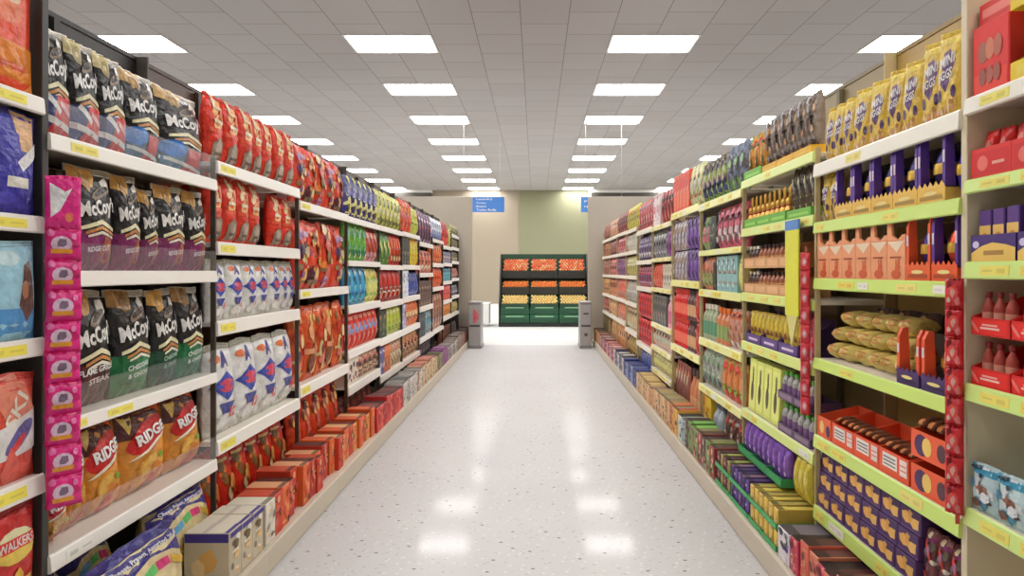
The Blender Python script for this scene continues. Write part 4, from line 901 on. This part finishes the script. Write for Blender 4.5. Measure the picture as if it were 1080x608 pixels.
# ---- third right bay
b = RBAY[3]
frac(b,0,0,.38,3,pouch(200,(110,120,140),[(60,70,100),(170,170,180),(90,140,70),(40,44,60)],n=10,band=(0,.3,(120,160,80))),'slate sweet pouch with green foot','sweets',h=.34)
frac(b,0,.39,1,5,pouch(201,(128,116,100),[(70,80,110),(170,150,130),(60,54,54),(150,170,90)],n=12,band=(0,.34,(120,160,70))),'brown sweet pouch with blue band and green foot','sweets',h=.34)
frac(b,1,0,.62,5,pouch(202,(206,96,116),[(226,150,160),(170,40,70),(240,206,206),(70,60,60)],n=9),'pink sweet pouch','sweets',h=.31)
frac(b,1,.63,.78,1,box(203,(60,66,60),[(40,44,44),(90,110,80)]),'dark carton beside pink pouches','carton',h=.26)
frac(b,1,.79,1,2,pouch(204,(130,160,96),[(170,190,130),(90,120,80),(196,110,120)],n=8),'green sweet pouch','sweets',h=.28)
frac(b,2,0,.15,1,pouch(205,(214,200,90),[(230,220,130)],n=4),'yellow pouch at the near end','sweets',h=.27)
frac(b,2,.16,.6,4,box(206,(130,170,170),[(190,206,200),(70,110,130),(160,140,120)]),'teal and white carton','carton',h=.26)
frac(b,2,.62,.7,1,box(207,(60,56,50),[(90,80,70)]),'thin black carton','carton',h=.22)
frac(b,2,.71,1,3,pouch(208,(190,130,96),[(214,180,150),(196,80,60),(130,150,90)],n=8),'tan sweet pouch','sweets',h=.26)
frac(b,3,0,.35,3,pouch(209,(190,140,120),[(226,120,60),(206,190,170),(150,90,90)],n=9,band=(.75,.98,(226,110,60))),'beige pouch with orange top','sweets',h=.28)
frac(b,3,.36,.64,3,bottle(.035,.26,(190,120,80),(226,120,50),(130,150,90),split=False),'orange capped bottle','bottle',h=.27)
frac(b,3,.65,1,4,bottle(.035,.26,(150,160,130),(200,196,180),(90,140,110),split=False),'pale capped green bottle','bottle',h=.28)
frac(b,4,0,.5,4,pouch(210,(206,120,60),[(196,60,50),(226,180,80),(150,170,70)],n=9),'orange sweet pouch','sweets',h=.3)
frac(b,4,.51,1,4,pouch(211,(150,160,140),[(100,160,110),(120,90,130),(206,206,190)],n=9),'grey-green sweet pouch','sweets',h=.3)
deck(b,.0,.5,5,[(90,66,60),(130,130,84),(70,50,52),(110,80,70)],[(150,70,60),(120,150,80),(90,60,60),(206,150,130)],'mixed sweet box with brown top','sweet box',h=.215,seed=33,depth=.19,kind='sweet_box')
deck(b,.5,.76,3,[(128,186,92),(120,176,88),(60,50,48)],[(150,120,100),(110,150,80),(90,60,56)],'sweet box with light green top','sweet box',h=.22,seed=34,depth=.19,kind='sweet_box')
deck(b,.77,1,2,[(110,140,146),(40,44,46)],[(150,170,170),(200,200,190)],'grey-teal sweet box','sweet box',h=.2,seed=35,depth=.19,kind='sweet_box')
behind(b,.0,.55,4,pouch(212,(150,110,100),[(206,180,170),(120,60,50),(190,60,50),(90,70,60)],n=10),'mottled red-brown pouch at the back','sweets',.38,off=.06)
behind(b,.6,.8,2,bottle(.05,.3,(170,180,190),(120,130,150),split=False),'pale grey bottle at the back','bottle',.36,off=.04)
behind(b,.82,1,1,box(213,(226,190,50),[(240,210,90),(200,120,50)]),'bright yellow carton at the back','carton',.36,off=.04)
# ---- fourth right bay
b = RBAY[4]
frac(b,0,0,.4,3,pouch(220,(196,200,150),[(150,180,120),(226,220,190),(190,120,80)],n=9),'pale green sweet pouch','sweets',h=.36)
frac(b,0,.41,1,5,carton(.13,.3,.1,(212,86,64),[('P',rc(.1,.1,.9,.45),(222,110,70)),('P',rc(.15,.55,.85,.9),(200,66,52)),('P',[(.1,.5),(.9,.62),(.9,.56),(.1,.44)],(232,150,120))],top=(190,70,56),kind='carton'),'coral red carton','carton',h=.36,tjit=0)
pA = pouch(221,(104,72,140),[(140,100,180),(80,50,110),(190,170,206)],.1,.27,8); pB = pouch(222,(160,150,160),[(110,90,150),(206,200,196),(170,140,110)],.1,.27,9)
for zz, w_ in ((0,'lower'),(.285,'upper')):
    frac(b,1,0,.5,4,pA,'purple sweet pouch, %s tier' % w_,'sweets',h=.275,dz=zz)
    frac(b,1,.51,1,4,pB,'white and violet sweet pouch, %s tier' % w_,'sweets',h=.275,dz=zz)
rbt = bottle(.035,.27,(190,40,38),(210,70,56),(222,110,90),split=False); dbt = bottle(.035,.27,(96,66,60),(60,50,48),(190,150,110),split=False)
for zz, w_ in ((0,'lower'),(.275,'upper')):
    frac(b,2,.0,.2,2,pouch(223,(190,56,50),[(220,100,80),(150,40,40)],.08,.26,6),'red pouch, %s tier' % w_,'sweets',h=.265,dz=zz)
    frac(b,2,.2,.5,3,dbt,'dark bottle with tan label, %s tier' % w_,'bottle',h=.27,dz=zz)
    frac(b,2,.51,1,6,rbt,'red bottle, %s tier' % w_,'bottle',h=.27,dz=zz)
deck(b,0,.3,3,[(186,90,60),(150,140,110),(206,120,70)],[(226,180,70),(206,150,80),(190,110,70)],'yellow sweet box with rust top','sweet box',h=.22,seed=37,depth=.19,kind='sweet_box')
deck(b,.3,1,7,[(150,136,92),(140,128,100),(160,150,100),(120,96,72)],[(206,170,120),(186,120,86),(214,190,140)],'tan sweet box with olive top','sweet box',h=.22,seed=38,depth=.19,kind='sweet_box')
behind(b,0,.5,4,bottle(.05,.34,(196,130,90),(70,54,48),(214,170,130),split=False),'tan bottle with dark cap at the back','bottle',.5,off=.04)
behind(b,.5,1,5,pouch(224,(150,90,80),[(196,140,110),(110,60,60),(206,180,150)],.1,.34,9),'red-brown pouch at the back','sweets',.5,off=.04)
# ---- fifth to tenth right bays
b = RBAY[5]
frac(b,0,0,.6,4,pouch(230,(150,48,46),[(180,80,70),(110,36,40)],n=5),'dark red sweet pouch','sweets',h=.36)
frac(b,0,.61,1,2,box(231,(220,206,206),[(206,160,170),(190,90,100)],h=.36),'pinkish white carton','carton',h=.37)
frac(b,1,0,.35,2,pouch(232,(130,70,130),[(160,110,160),(90,50,90)],n=6),'purple sweet pouch','sweets',h=.3)
frac(b,1,.36,1,5,pouch(233,(150,150,156),[(80,76,100),(206,206,206),(60,60,60),(150,170,110)],n=10),'grey and white sweet pouch','sweets',h=.31)
frac(b,2,0,.5,4,box(234,(196,186,166),[(150,130,110),(220,214,200)]),'beige carton','carton',h=.26)
frac(b,2,.51,1,4,pouch(235,(220,84,50),[(236,130,80),(190,60,44)],n=6),'orange-red sweet pouch','sweets',h=.27)
frac(b,3,0,.3,2,bottle(.04,.3,(206,150,160),(230,225,222),(190,110,130),split=False),'pink striped bottle','bottle',h=.34)
frac(b,3,.31,1,5,box(236,(90,90,86),[(140,140,136),(60,60,60),(170,120,110)]),'dark grey carton','carton',h=.32)
frac(b,4,0,1,7,pouch(237,(196,170,150),[(220,206,180),(170,110,100),(150,160,120)],.1,.2,8),'beige and pink pouch','sweets',h=.2)
frac(b,5,0,1,7,pouch(238,(200,196,120),[(226,214,160),(160,150,90),(206,160,110)],.1,.2,8),'yellow-green pouch','sweets',h=.2)
deck(b,0,.25,2,[(130,70,70),(150,120,110)],[(206,160,110),(190,140,100)],'tan sweet box with maroon top','sweet box',h=.198,seed=40,depth=.19,kind='sweet_box')
deck(b,.25,1,7,[(190,166,110),(200,176,120),(180,156,104)],[(222,190,140),(206,170,120),(196,150,110)],'sandy sweet box with yellow top','sweet box',h=.198,seed=41,depth=.19,kind='sweet_box')
b = RBAY[6]
frac(b,0,0,1,6,pouch(240,(176,66,72),[(206,120,120),(140,40,50),(226,180,180)],n=7),'rose red sweet pouch','sweets',h=.36)
frac(b,1,0,1,6,pouch(241,(96,76,110),[(160,150,170),(60,50,80),(206,200,206)],n=9),'violet and white pouch','sweets',h=.31)
frac(b,2,0,1,6,pouch(242,(120,60,90),[(190,60,60),(90,50,90),(150,110,140)],n=9),'plum sweet pouch','sweets',h=.27)
for zz, w_ in ((0,'lower'),(.33,'upper')):
    frac(b,3,0,1,6,pouch(243,(200,44,48),[(226,100,100),(150,40,50)],.1,.3,6),'red sweet pouch, %s tier' % w_,'sweets',h=.31,dz=zz)
deck(b,0,1,8,[(60,70,130),(80,90,150),(50,54,90)],[(70,80,150),(50,60,110),(150,160,200)],'blue sweet box','sweet box',h=.22,seed=42,depth=.19,kind='sweet_box')
behind(b,0,1,6,pouch(244,(80,96,150),[(120,140,190),(60,60,90)],n=6),'blue pouch at the back','sweets',.37,off=.04)
b = RBAY[7]
for i, (c, pal, d_, h_) in enumerate((((186,180,60),[(214,206,90),(120,110,50),(206,120,60)],'yellow-green pouch',.33),((196,190,176),[(220,214,200),(150,140,120)],'beige pouch',.26),((176,166,96),[(206,190,130),(130,120,70)],'olive pouch',.29),((170,160,150),[(206,200,190),(120,110,104)],'grey-beige pouch',.31),((180,160,120),[(200,180,140),(140,110,80)],'sandy pouch',.31))):
    frac(b,i,0,1,5,pouch(250+i,c,pal,n=7),d_,'sweets',h=h_)
deck(b,0,1,7,[(60,60,62),(206,204,200),(50,50,52)],[(206,200,196),(110,110,120),(90,80,110)],'white sweet box with dark top','sweet box',h=.22,seed=44,depth=.19,kind='sweet_box')
behind(b,0,1,5,pouch(256,(180,150,80),[(206,180,110),(140,100,60)],n=6),'ochre pouch at the back','sweets',.45,off=.04)
b = RBAY[8]
for i, (c, pal, d_, h_) in enumerate((((130,60,60),[(160,90,80),(90,40,44)],'maroon pouch',.32),((200,110,120),[(226,160,160),(160,60,70)],'pink pouch',.26),((130,84,130),[(160,120,160),(206,90,80)],'purple pouch',.29),((206,100,80),[(226,140,120),(160,60,60)],'coral pouch',.31),((206,120,90),[(226,160,120),(150,70,60)],'orange pouch',.29))):
    frac(b,i,0,1,5,pouch(260+i,c,pal,n=6),d_,'sweets',h=h_)
deck(b,0,1,7,[(190,150,140),(150,60,60),(206,190,180)],[(196,60,70),(150,60,100),(206,180,180)],'red sweet box','sweet box',h=.22,seed=45,depth=.19,kind='sweet_box')
behind(b,0,1,5,pouch(266,(206,140,90),[(226,170,120),(160,90,60)],n=6),'amber pouch at the back','sweets',.5,off=.04)
b = RBAY[9]
for i, (c, pal, d_, h_) in enumerate((((214,150,116),[(230,180,150),(160,80,60)],'peach pouch',.3),((150,70,60),[(190,110,80),(110,50,50)],'brick red pouch',.26),((190,84,90),[(220,120,110),(130,50,60)],'rose pouch',.29),((206,120,80),[(226,160,110),(150,80,60)],'orange pouch',.3),((196,140,84),[(220,170,110),(150,90,60)],'amber pouch',.29))):
    frac(b,i,0,1,5,pouch(270+i,c,pal,n=6),d_,'sweets',h=h_)
deck(b,0,1,7,[(150,140,130),(190,180,170)],[(160,70,70),(130,60,90),(190,170,160)],'rose sweet box','sweet box',h=.22,seed=46,depth=.19,kind='sweet_box')
behind(b,0,1,5,pouch(276,(206,150,100),[(226,180,130),(160,90,60)],n=6),'sandy pouch at the back','sweets',.5,off=.04)
b = RBAY[10]
for i, (c, pal, d_, h_) in enumerate((((150,84,66),[(190,120,90),(100,60,54)],'brown pouch',.3),((180,110,70),[(206,150,100),(110,70,50)],'tan pouch',.26),((130,70,66),[(170,100,80),(90,50,50)],'russet pouch',.29),((196,130,70),[(220,170,100),(120,80,60)],'ochre pouch',.3),((150,70,70),[(180,110,90),(100,50,54)],'dark rose pouch',.29))):
    frac(b,i,0,1,4,pouch(280+i,c,pal,n=6),d_,'sweets',h=h_)
deck(b,0,1,6,[(60,56,54),(80,70,66)],[(206,150,90),(180,120,80)],'ochre sweet box with dark top','sweet box',h=.25,seed=47,depth=.19,kind='sweet_box')


# ------------------------------------------------------------------ room
def floor_material(name, base, chips):
    m, nt, b = newmat(name)
    tc = nt.nodes.new('ShaderNodeTexCoord')
    def node(t): return nt.nodes.new(t)
    nz = node('ShaderNodeTexNoise'); nz.inputs['Scale'].default_value = 1.1; nz.inputs['Detail'].default_value = 6
    nt.links.new(tc.outputs['Object'], nz.inputs['Vector'])
    mx = node('ShaderNodeMix'); mx.data_type = 'RGBA'
    c = lin(base); mx.inputs[6].default_value = [v*.93 for v in c] + [1]; mx.inputs[7].default_value = [min(1, v*1.07) for v in c] + [1]
    nt.links.new(nz.outputs['Fac'], mx.inputs[0])
    last = mx.outputs[2]
    for (scale, thr, prob, col, rot, asp) in chips:
        mp = node('ShaderNodeMapping'); mp.inputs['Rotation'].default_value = (0,0,rot); mp.inputs['Scale'].default_value = (scale, scale*asp, scale)
        nt.links.new(tc.outputs['Object'], mp.inputs['Vector'])
        v = node('ShaderNodeTexVoronoi'); v.inputs['Scale'].default_value = 1.0; v.voronoi_dimensions = '2D'
        nt.links.new(mp.outputs[0], v.inputs['Vector'])
        lt = node('ShaderNodeMath'); lt.operation = 'LESS_THAN'; lt.inputs[1].default_value = thr
        nt.links.new(v.outputs['Distance'], lt.inputs[0])
        sp = node('ShaderNodeSeparateColor'); nt.links.new(v.outputs['Color'], sp.inputs[0])
        l2 = node('ShaderNodeMath'); l2.operation = 'LESS_THAN'; l2.inputs[1].default_value = prob
        nt.links.new(sp.outputs[0], l2.inputs[0])
        mu = node('ShaderNodeMath'); mu.operation = 'MULTIPLY'; nt.links.new(lt.outputs[0], mu.inputs[0]); nt.links.new(l2.outputs[0], mu.inputs[1])
        m3 = node('ShaderNodeMix'); m3.data_type = 'RGBA'; m3.inputs[7].default_value = lin(col) + [1]
        nt.links.new(mu.outputs[0], m3.inputs[0]); nt.links.new(last, m3.inputs[6]); last = m3.outputs[2]
    nt.links.new(last, b.inputs['Base Color'])
    b.inputs['Roughness'].default_value = .6; b.inputs['Specular IOR Level'].default_value = 0
    n2 = node('ShaderNodeTexNoise'); n2.inputs['Scale'].default_value = 2.2; n2.inputs['Detail'].default_value = 1
    nt.links.new(tc.outputs['Object'], n2.inputs['Vector'])
    bp = node('ShaderNodeBump'); bp.inputs['Strength'].default_value = .05; bp.inputs['Distance'].default_value = .02
    nt.links.new(n2.outputs['Fac'], bp.inputs['Height'])
    gl = node('ShaderNodeBsdfGlossy'); gl.inputs['Roughness'].default_value = .09; nt.links.new(bp.outputs[0], gl.inputs['Normal'])
    ms = node('ShaderNodeMixShader'); ms.inputs[0].default_value = .035
    nt.links.new(b.outputs[0], ms.inputs[1]); nt.links.new(gl.outputs[0], ms.inputs[2])
    nt.links.new(ms.outputs[0], nt.nodes['Material Output'].inputs['Surface'])
    return m
FLOOR = floor_material('speckled_vinyl', (198,196,195), [(14,.12,.22,(176,168,161),.5,2.0),(24,.16,.2,(188,182,176),-.6,1.6),(8,.085,.22,(132,122,114),.9,1.7),(17,.14,.25,(218,216,214),.2,1.8)])
FLOOR2 = floor_material('pale_far_floor', (217,216,214), [(7,.05,.1,(205,203,200),.2,1.2)])  # floor beyond the shelving runs in a paler tone, with fewer chips
WX0, WX1, WY0 = -12.5, 12.5, -6.0
YSPLIT = 11.65
p = PM(); p.box(WX0, WX1, WY0, YSPLIT, -.1, 0, FLOOR); struct('floor', p)
p = PM(); p.box(WX0, WX1, YSPLIT, BACK+.6, -.1, 0, FLOOR2); struct('floor', p)

m, nt, b = newmat('ceiling_tiles')
tc = nt.nodes.new('ShaderNodeTexCoord')
sx = nt.nodes.new('ShaderNodeSeparateXYZ'); nt.links.new(tc.outputs['Object'], sx.inputs[0])
cb = nt.nodes.new('ShaderNodeCombineXYZ')
ad = nt.nodes.new('ShaderNodeMath'); ad.operation = 'ADD'; ad.inputs[1].default_value = -9.02 + .787*40
ax = nt.nodes.new('ShaderNodeMath'); ax.operation = 'ADD'; ax.inputs[1].default_value = -1.187 + .7035*40
nt.links.new(sx.outputs[1], ad.inputs[0]); nt.links.new(sx.outputs[0], ax.inputs[0])
nt.links.new(ad.outputs[0], cb.inputs[0]); nt.links.new(ax.outputs[0], cb.inputs[1])
br = nt.nodes.new('ShaderNodeTexBrick'); br.offset = .5; br.offset_frequency = 2
br.inputs['Scale'].default_value = 1; br.inputs['Mortar Size'].default_value = .007; br.inputs['Mortar Smooth'].default_value = .3
br.inputs['Brick Width'].default_value = .787; br.inputs['Row Height'].default_value = .7035; br.inputs['Bias'].default_value = 0
br.inputs['Color1'].default_value = lin((189,185,184)) + [1]; br.inputs['Color2'].default_value = lin((195,191,190)) + [1]; br.inputs['Mortar'].default_value = lin((134,127,123)) + [1]
nt.links.new(cb.outputs[0], br.inputs['Vector']); nt.links.new(br.outputs['Color'], b.inputs['Base Color'])
b.inputs['Roughness'].default_value = .8
p = PM(); p.box(WX0, WX1, WY0, BACK+.6, CEIL, CEIL+.1, m); struct('ceiling', p)

BEIGE = 'c:222,208,184'; GREEN = 'c:196,196,158'
def wallmat(name, c):
    m, nt, b = newmat(name); setcol(nt, b, lin(c), .03, .6); b.inputs['Roughness'].default_value = .7; return m
WB = wallmat('beige_wall_paint', (170,157,137)); WG = wallmat('sage_wall_paint', (147,146,116)); WW = wallmat('white_wall_paint', (215,210,200))
p = PM(); p.box(WX0, -.80, BACK, BACK+.6, 0, CEIL, WB); struct('wall_back', p)
p = PM(); p.box(-.74, WX1, BACK+.02, BACK+.6, 0, CEIL, WG); struct('wall_back', p)
p = PM(); p.box(-.80, -.74, BACK+.03, BACK+.6, 0, CEIL, wallmat('corner_trim', (165,160,130))); struct('trim_1', p)
p = PM(); p.box(WX0-.2, WX0, WY0, BACK+.6, 0, CEIL, WW); struct('wall_left', p)
p = PM(); p.box(WX1, WX1+.2, WY0, BACK+.6, 0, CEIL, WW); struct('wall_right', p)
p = PM(); p.box(WX0-.2, WX1+.2, WY0-.2, WY0, 0, CEIL, WW); struct('wall_front', p)

# dark service band with white trim high on the back wall, both sides of the opening
for nm, x0, x1, lab in (('left', -9.5, -4.72, 'left'), ('right', 2.52, 9.5, 'right')):
    t = thing('bulkhead', 'dark recessed band with white trim high on the back wall, %s side' % lab, 'bulkhead', ((x0+x1)/2, BACK-.3, CEIL-.45))
    w = (x1-x0)/2
    p = PM(); p.box(-w, w, 0, .28, .06, .30, 's:78,74,68', bev=.01); part('dark_band', p, t)
    p = PM(); p.box(-w, w, -.03, .28, .30, .44, 's:250,248,242', bev=.01)
    e = w if x1 < 0 else -w
    if x1 > 0: p.box(-w-.12, -w-.002, -.03, .28, .06, .44, 's:250,248,242', bev=.01)
    part('white_trim', p, t)

# ceiling lights
m, nt, b = newmat('light_diffuser')
nt.nodes.remove(b); em = nt.nodes.new('ShaderNodeEmission'); em.inputs['Color'].default_value = (1,.99,.975,1); em.inputs['Strength'].default_value = LAMP
nt.links.new(em.outputs[0], nt.nodes['Material Output'].inputs['Surface']); DIFF = m
pf = PM(); hx, hy = .70, .375
for a in ((-hx,-hx+.03,-hy,hy),(hx-.03,hx,-hy,hy),(-hx+.03,hx-.03,-hy,-hy+.03),(-hx+.03,hx-.03,hy-.03,hy)): pf.box(a[0],a[1],a[2],a[3],-.012,-.001,'s:235,232,226')
mf = pf.build('light_frame')
pd = PM()
n = 8   # slightly domed diffuser with rounded corners
pts = []
for cx, cy, a0 in ((hx-.10,hy-.10,0),(-hx+.10,hy-.10,90),(-hx+.10,-hy+.10,180),(hx-.10,-hy+.10,270)):
    for i in range(4):
        a = math.radians(a0 + 30*i); pts.append((cx + .072*math.cos(a), cy + .072*math.sin(a)))
N_ = len(pts)
v = [(x, y, -.003) for x, y in pts] + [(x*.97, y*.95, -.010) for x, y in pts]
pd.mesh(v, [((i+1) % N_, i, N_+i, N_+(i+1) % N_) for i in range(N_)] + [tuple(2*N_-1-i for i in range(N_))], DIFF)
md = pd.build('diffuser')
ROWS = [(-6.55,'far left row'),(-2.33,'left middle row'),(1.89,'right middle row'),(6.11,'far right row')]
for X, rn in ROWS:
    for k in range(-4, 8):
        y = 9.01 + .375 + 2.36*k
        if k >= 0: lab = 'lit rectangular ceiling light, %s in the %s counted from camera' % (ORD[k+1], rn)
        else: lab = 'lit ceiling light above the near aisle, out of frame, %s of the %s' % (ORD[-k], rn)
        t = thing('ceiling_light', lab, 'ceiling light', (X, y, CEIL), 0, 'ceiling lights, %s' % rn)
        part('light_frame', mf, t); part('diffuser', md, t)

# end partitions
PMAT = 's:158,149,136'
for side, x0, x1 in (('left', -5.2, -1.32), ('right', 1.09, 5.2)):
    t = thing('end_partition', 'tall plain taupe partition closing the far end of the %s shelves' % side, 'partition', ((x0+x1)/2, 11.92, 0))
    w = (x1-x0)/2
    p = PM(); p.box(-w, w, 0, .12, .1, 3.04, PMAT, bev=.004); part('panel', p, t)
    p = PM(); p.box(-w, w, -.004, .124, 0, .1, 's:150,142,132', bev=.004); part('skirting', p, t)

# grey machine-like bins at the aisle mouth
def aisle_bin(x0, x1, y0, label, badge):
    t = thing('recycling_bin', label, 'bin', ((x0+x1)/2, y0, 0)); w = (x1-x0)/2
    p = PM(); p.box(-w, w, 0, .5, .05, .86, 's:146,144,142', bev=.012)
    p.box(-w+.02, w-.02, -.004, .0, .42, .46, 's:70,68,68')
    part('bin_body', p, t)
    p = PM(); p.box(-w-.004, w+.004, -.006, .506, .86, .90, 's:128,126,125', bev=.008); part('lid', p, t)
    p = PM(); p.box(-w-.012, w+.012, -.01, .51, 0, .05, 's:120,118,118', bev=.006); part('foot', p, t)
    p = PM()
    if badge:
        for i in range(7):
            a = math.radians(-75 + i*25); c, s_ = math.cos(a), math.sin(a)
            q = [(.0+.02*c-.006*s_, .62+.02*s_+.006*c), (.0+.02*c+.006*s_, .62+.02*s_-.006*c), (.11*c+.016*s_, .62+.13*s_-.016*c), (.11*c-.016*s_, .62+.13*s_+.016*c)]
            p.face([(max(-w+.004, min(w-.004, x_-.03)), -.003, z_) for x_, z_ in q][::-1] if False else [(max(-w+.004, min(w-.004, x_-.03)), -.003, z_) for x_, z_ in q], 'c:205,60,80')
        part('fan_badge', p.build('fan_badge'), t)
    else:
        p.box(-.05, .05, -.006, 0, .66, .69, 's:60,58,58'); p.box(-.03, .03, -.006, 0, .24, .3, 's:70,68,68'); part('slot', p, t)
aisle_bin(-1.30, -1.06, 11.12, 'narrow grey bin with a red fan badge at the far left aisle end', True)
aisle_bin(.86, 1.08, 11.12, 'narrow grey bin with dark slots at the far right aisle end', False)

# low white cabinet left of the fruit stand
t = thing('low_cabinet', 'low white cabinet standing left of the fruit stand', 'cabinet', (-1.9, 15.5, 0))
p = PM(); p.box(-.9, .64, 0, .6, .06, .60, 's:243,242,240', bev=.006); p.box(-.86, .6, .04, .56, 0, .06, 's:190,188,186'); part('cabinet_body', p, t)
p = PM(); p.box(-.92, .66, -.02, .62, .60, .635, 's:248,247,245', bev=.006); part('worktop', p, t)
for i in range(3):
    p = PM(); p.box(-.89+i*.45, -.89+i*.45+.43, -.014, -.001, .08, .58, 's:240,239,237', bev=.004); dr = part('door', p, t)
    p = PM(); p.box(-.89+i*.45+.36, -.89+i*.45+.38, -.03, -.014, .42, .52, 's:200,200,200', bev=.003); part('handle', p, dr)

# blue hanging direction signs
def sign(x0, x1, y, z0, z1, label, words):
    t = thing('hanging_sign', label, 'sign', ((x0+x1)/2, y, z0)); w = (x1-x0)/2; h = z1-z0
    p = PM(); p.box(-w, w, 0, .03, 0, h, 'p:62,118,190', bev=.004)
    S = lambda a, b, off=0: ((a-.5)*2*w, -off, h*b)
    for (s_, cx, cy, ww, hh, bold) in words: lettering(p, S, s_, cx, cy, ww, hh, 'p:245,248,252', .002, bold=bold)
    part('sign_board', p, t)
    p = PM()
    for sx_ in (-.8, .8): p.lathe([(.0025, h), (.0025, CEIL-z0)], 's:200,196,190', 6, cx=sx_*w, cy=.015)
    part('hanging_rods', p, t)
sy = 14.0
sign(-1.86, -.76, sy, 2.93, 3.30, 'blue hanging aisle sign half hidden by the left partition', [('2',.16,.5,.14,.62,.03),('Laundry',.56,.84,.36,.15,.02),('Soaps',.49,.6,.22,.13,.01),('Bleach',.49,.38,.22,.13,.01),('Toilet Rolls',.60,.15,.44,.14,.015)])
sign(1.10, 2.2, sy, 2.93, 3.30, 'blue hanging aisle sign mostly hidden by the right partition', [('3',.5,.5,.14,.62,.03),('Pet',.17,.7,.2,.14,.01),('Milk',.17,.35,.2,.13,.015)])

# fruit stand
t = thing('fruit_stand', 'dark green stepped fruit stand at the end of the aisle', 'fruit stand', (.215, 15.46, 0))
FX0, FX1 = -1.17, 1.20
DG = 's:30,62,44'; DK = 's:30,34,30'
p = PM(); p.box(FX0, FX1, -.0, 1.0, 0, .09, DK, bev=.006); part('plinth', p, t)
for sx_, zt in ((FX0-.04, 1.98), (FX1, 1.98)):
    p = PM(); p.extrude([(0,0),(1.02,0),(1.02,zt),(.86,zt),(0,.62)], 'x', sx_, sx_+.04, DK); part('end_panel', p.build('end_panel', True), t)
p = PM(); p.box(FX0, FX1, .98, 1.02, .09, 1.98, DG); part('back_board', p, t)
w3 = (FX1-FX0)/3
for r_i, z0 in enumerate((.10, .335)):
    for c_i in range(3):
        x0 = FX0 + c_i*w3 + .01; x1 = x0 + w3 - .02
        p = PM(); p.box(x0, x1, .012, .9, z0, z0+.225, 's:34,84,58', bev=.008)
        p.box(x0+.03, x1-.03, .006, .012, z0+.02, z0+.12, 's:26,68,46')
        cr = part('crate', p, t)
        p = PM(); p.box(x0+.14, x1-.14, -.002, .012, z0+.165, z0+.19, 's:150,190,150', bev=.004); part('crate_handle', p, cr)
rows3 = [(.62, .90, .0, .36, 'lemon', (252,206,128), 'pale yellow', 'bottom'), (1.06, 1.30, .34, .36, 'orange', (240,128,58), 'bright orange', 'middle'), (1.50, 1.93, .66, .34, 'peach', (232,112,66), 'orange red', 'top')]
import bmesh
FR = {}
for r_i, (z0, z1, yf, dp, nm, c, cw, pos) in enumerate(rows3):
    ms = []
    for vn in range(3):
        pm = PM(); cc = [min(255, v*(1 + (-.06, .0, .08)[vn])) for v in c]
        if nm == 'peach': cc = [(232,104,66),(240,132,84),(250,186,136)][vn]
        pr = [(max(.0008, .0365*math.sin(math.pi*i/8)), -.0365*math.cos(math.pi*i/8)*(.92 if i < 4 else 1) - (.008 if i == 8 else 0)) for i in range(9)]
        pm.lathe(pr, K(cc,'e'), 10); pm.lathe([(.003,.026),(.003,.036)], 'p:90,80,40', 5); ms.append(pm.build(nm))
    for c_i in range(3):
        x0 = FX0 + c_i*w3 + .012; x1 = x0 + w3 - .024
        # tray sloping back
        p = PM(); p.extrude([(yf, z0-.12), (yf+dp, z1-.12), (yf+dp, z1-.10), (yf+.012, z0-.10), (yf+.012, z0+.0), (yf, z0+.0)], 'x', x0, x1, DG)
        p.box(x0, x0+.015, yf, yf+dp, z0-.1, z0+.02, DK); p.box(x1-.015, x1, yf, yf+dp, z0-.1, z0+.02, DK)
        if r_i: p.box(x0, x1, yf-.006, yf, z0-.2, z0-.01, 's:40,40,34')
        part('fruit_tray', p.build('fruit_tray', True), t)
        sl = math.hypot(dp, z1-z0); ux, uz = dp/sl, (z1-z0)/sl      # along the slope; normal is (-uz, ux)
        rad = .0365; nc = 9; gap = (x1-x0-.04-2*rad)/(nc-.5)
        nr = int((sl - .135 - rad) / (gap*.9)) + 1
        lab = '%s %s heaped in the %s row, %s tray of the fruit stand' % (cw, nm, pos, ('left','middle','right')[c_i])
        for a in range(nr):
            for q in range(nc):
                fx = x0 + .02 + rad + gap*(q + (.5 if a % 2 else 0)); d_ = .135 + gap*.9*a; hgt = rad + .004
                o = bpy.data.objects.new(nm, ms[R_.choice((0,1,1,2))]); COL.objects.link(o)
                o['label'] = lab; o['category'] = nm; o['group'] = '%s in the %s %s tray' % (nm, pos, ('left','middle','right')[c_i])
                o.location = (t.location.x + fx, t.location.y + yf + ux*d_ - uz*hgt, z0 - .10 + uz*d_ + ux*hgt)
                o.rotation_euler = (R_.uniform(-.5,.5), R_.uniform(-.5,.5), R_.uniform(0,6))

# ------------------------------------------------------------------ camera, view
cam = bpy.data.cameras.new('camera'); co = bpy.data.objects.new('camera', cam); COL.objects.link(co)
co.location = (0,0,EYE); co.rotation_euler = (math.pi/2,0,0)
cam.sensor_width = 36; cam.lens = 36*F/1080; cam.shift_x = -25/1080; cam.shift_y = -18/1080; cam.clip_start = .05
SC.camera = co
w = bpy.data.worlds.new('world'); SC.world = w; w.use_nodes = True
w.node_tree.nodes['Background'].inputs['Color'].default_value = (.6,.6,.6,1); w.node_tree.nodes['Background'].inputs['Strength'].default_value = .3
vs = SC.view_settings; vs.view_transform = 'Standard'; vs.look = 'None'; vs.gamma = 1; vs.use_curve_mapping = False; vs.exposure = EXPO
SC.cycles.use_denoising = True
SC.cycles.max_bounces = 8; SC.cycles.diffuse_bounces = 4
SC.cycles.sample_clamp_indirect = 6
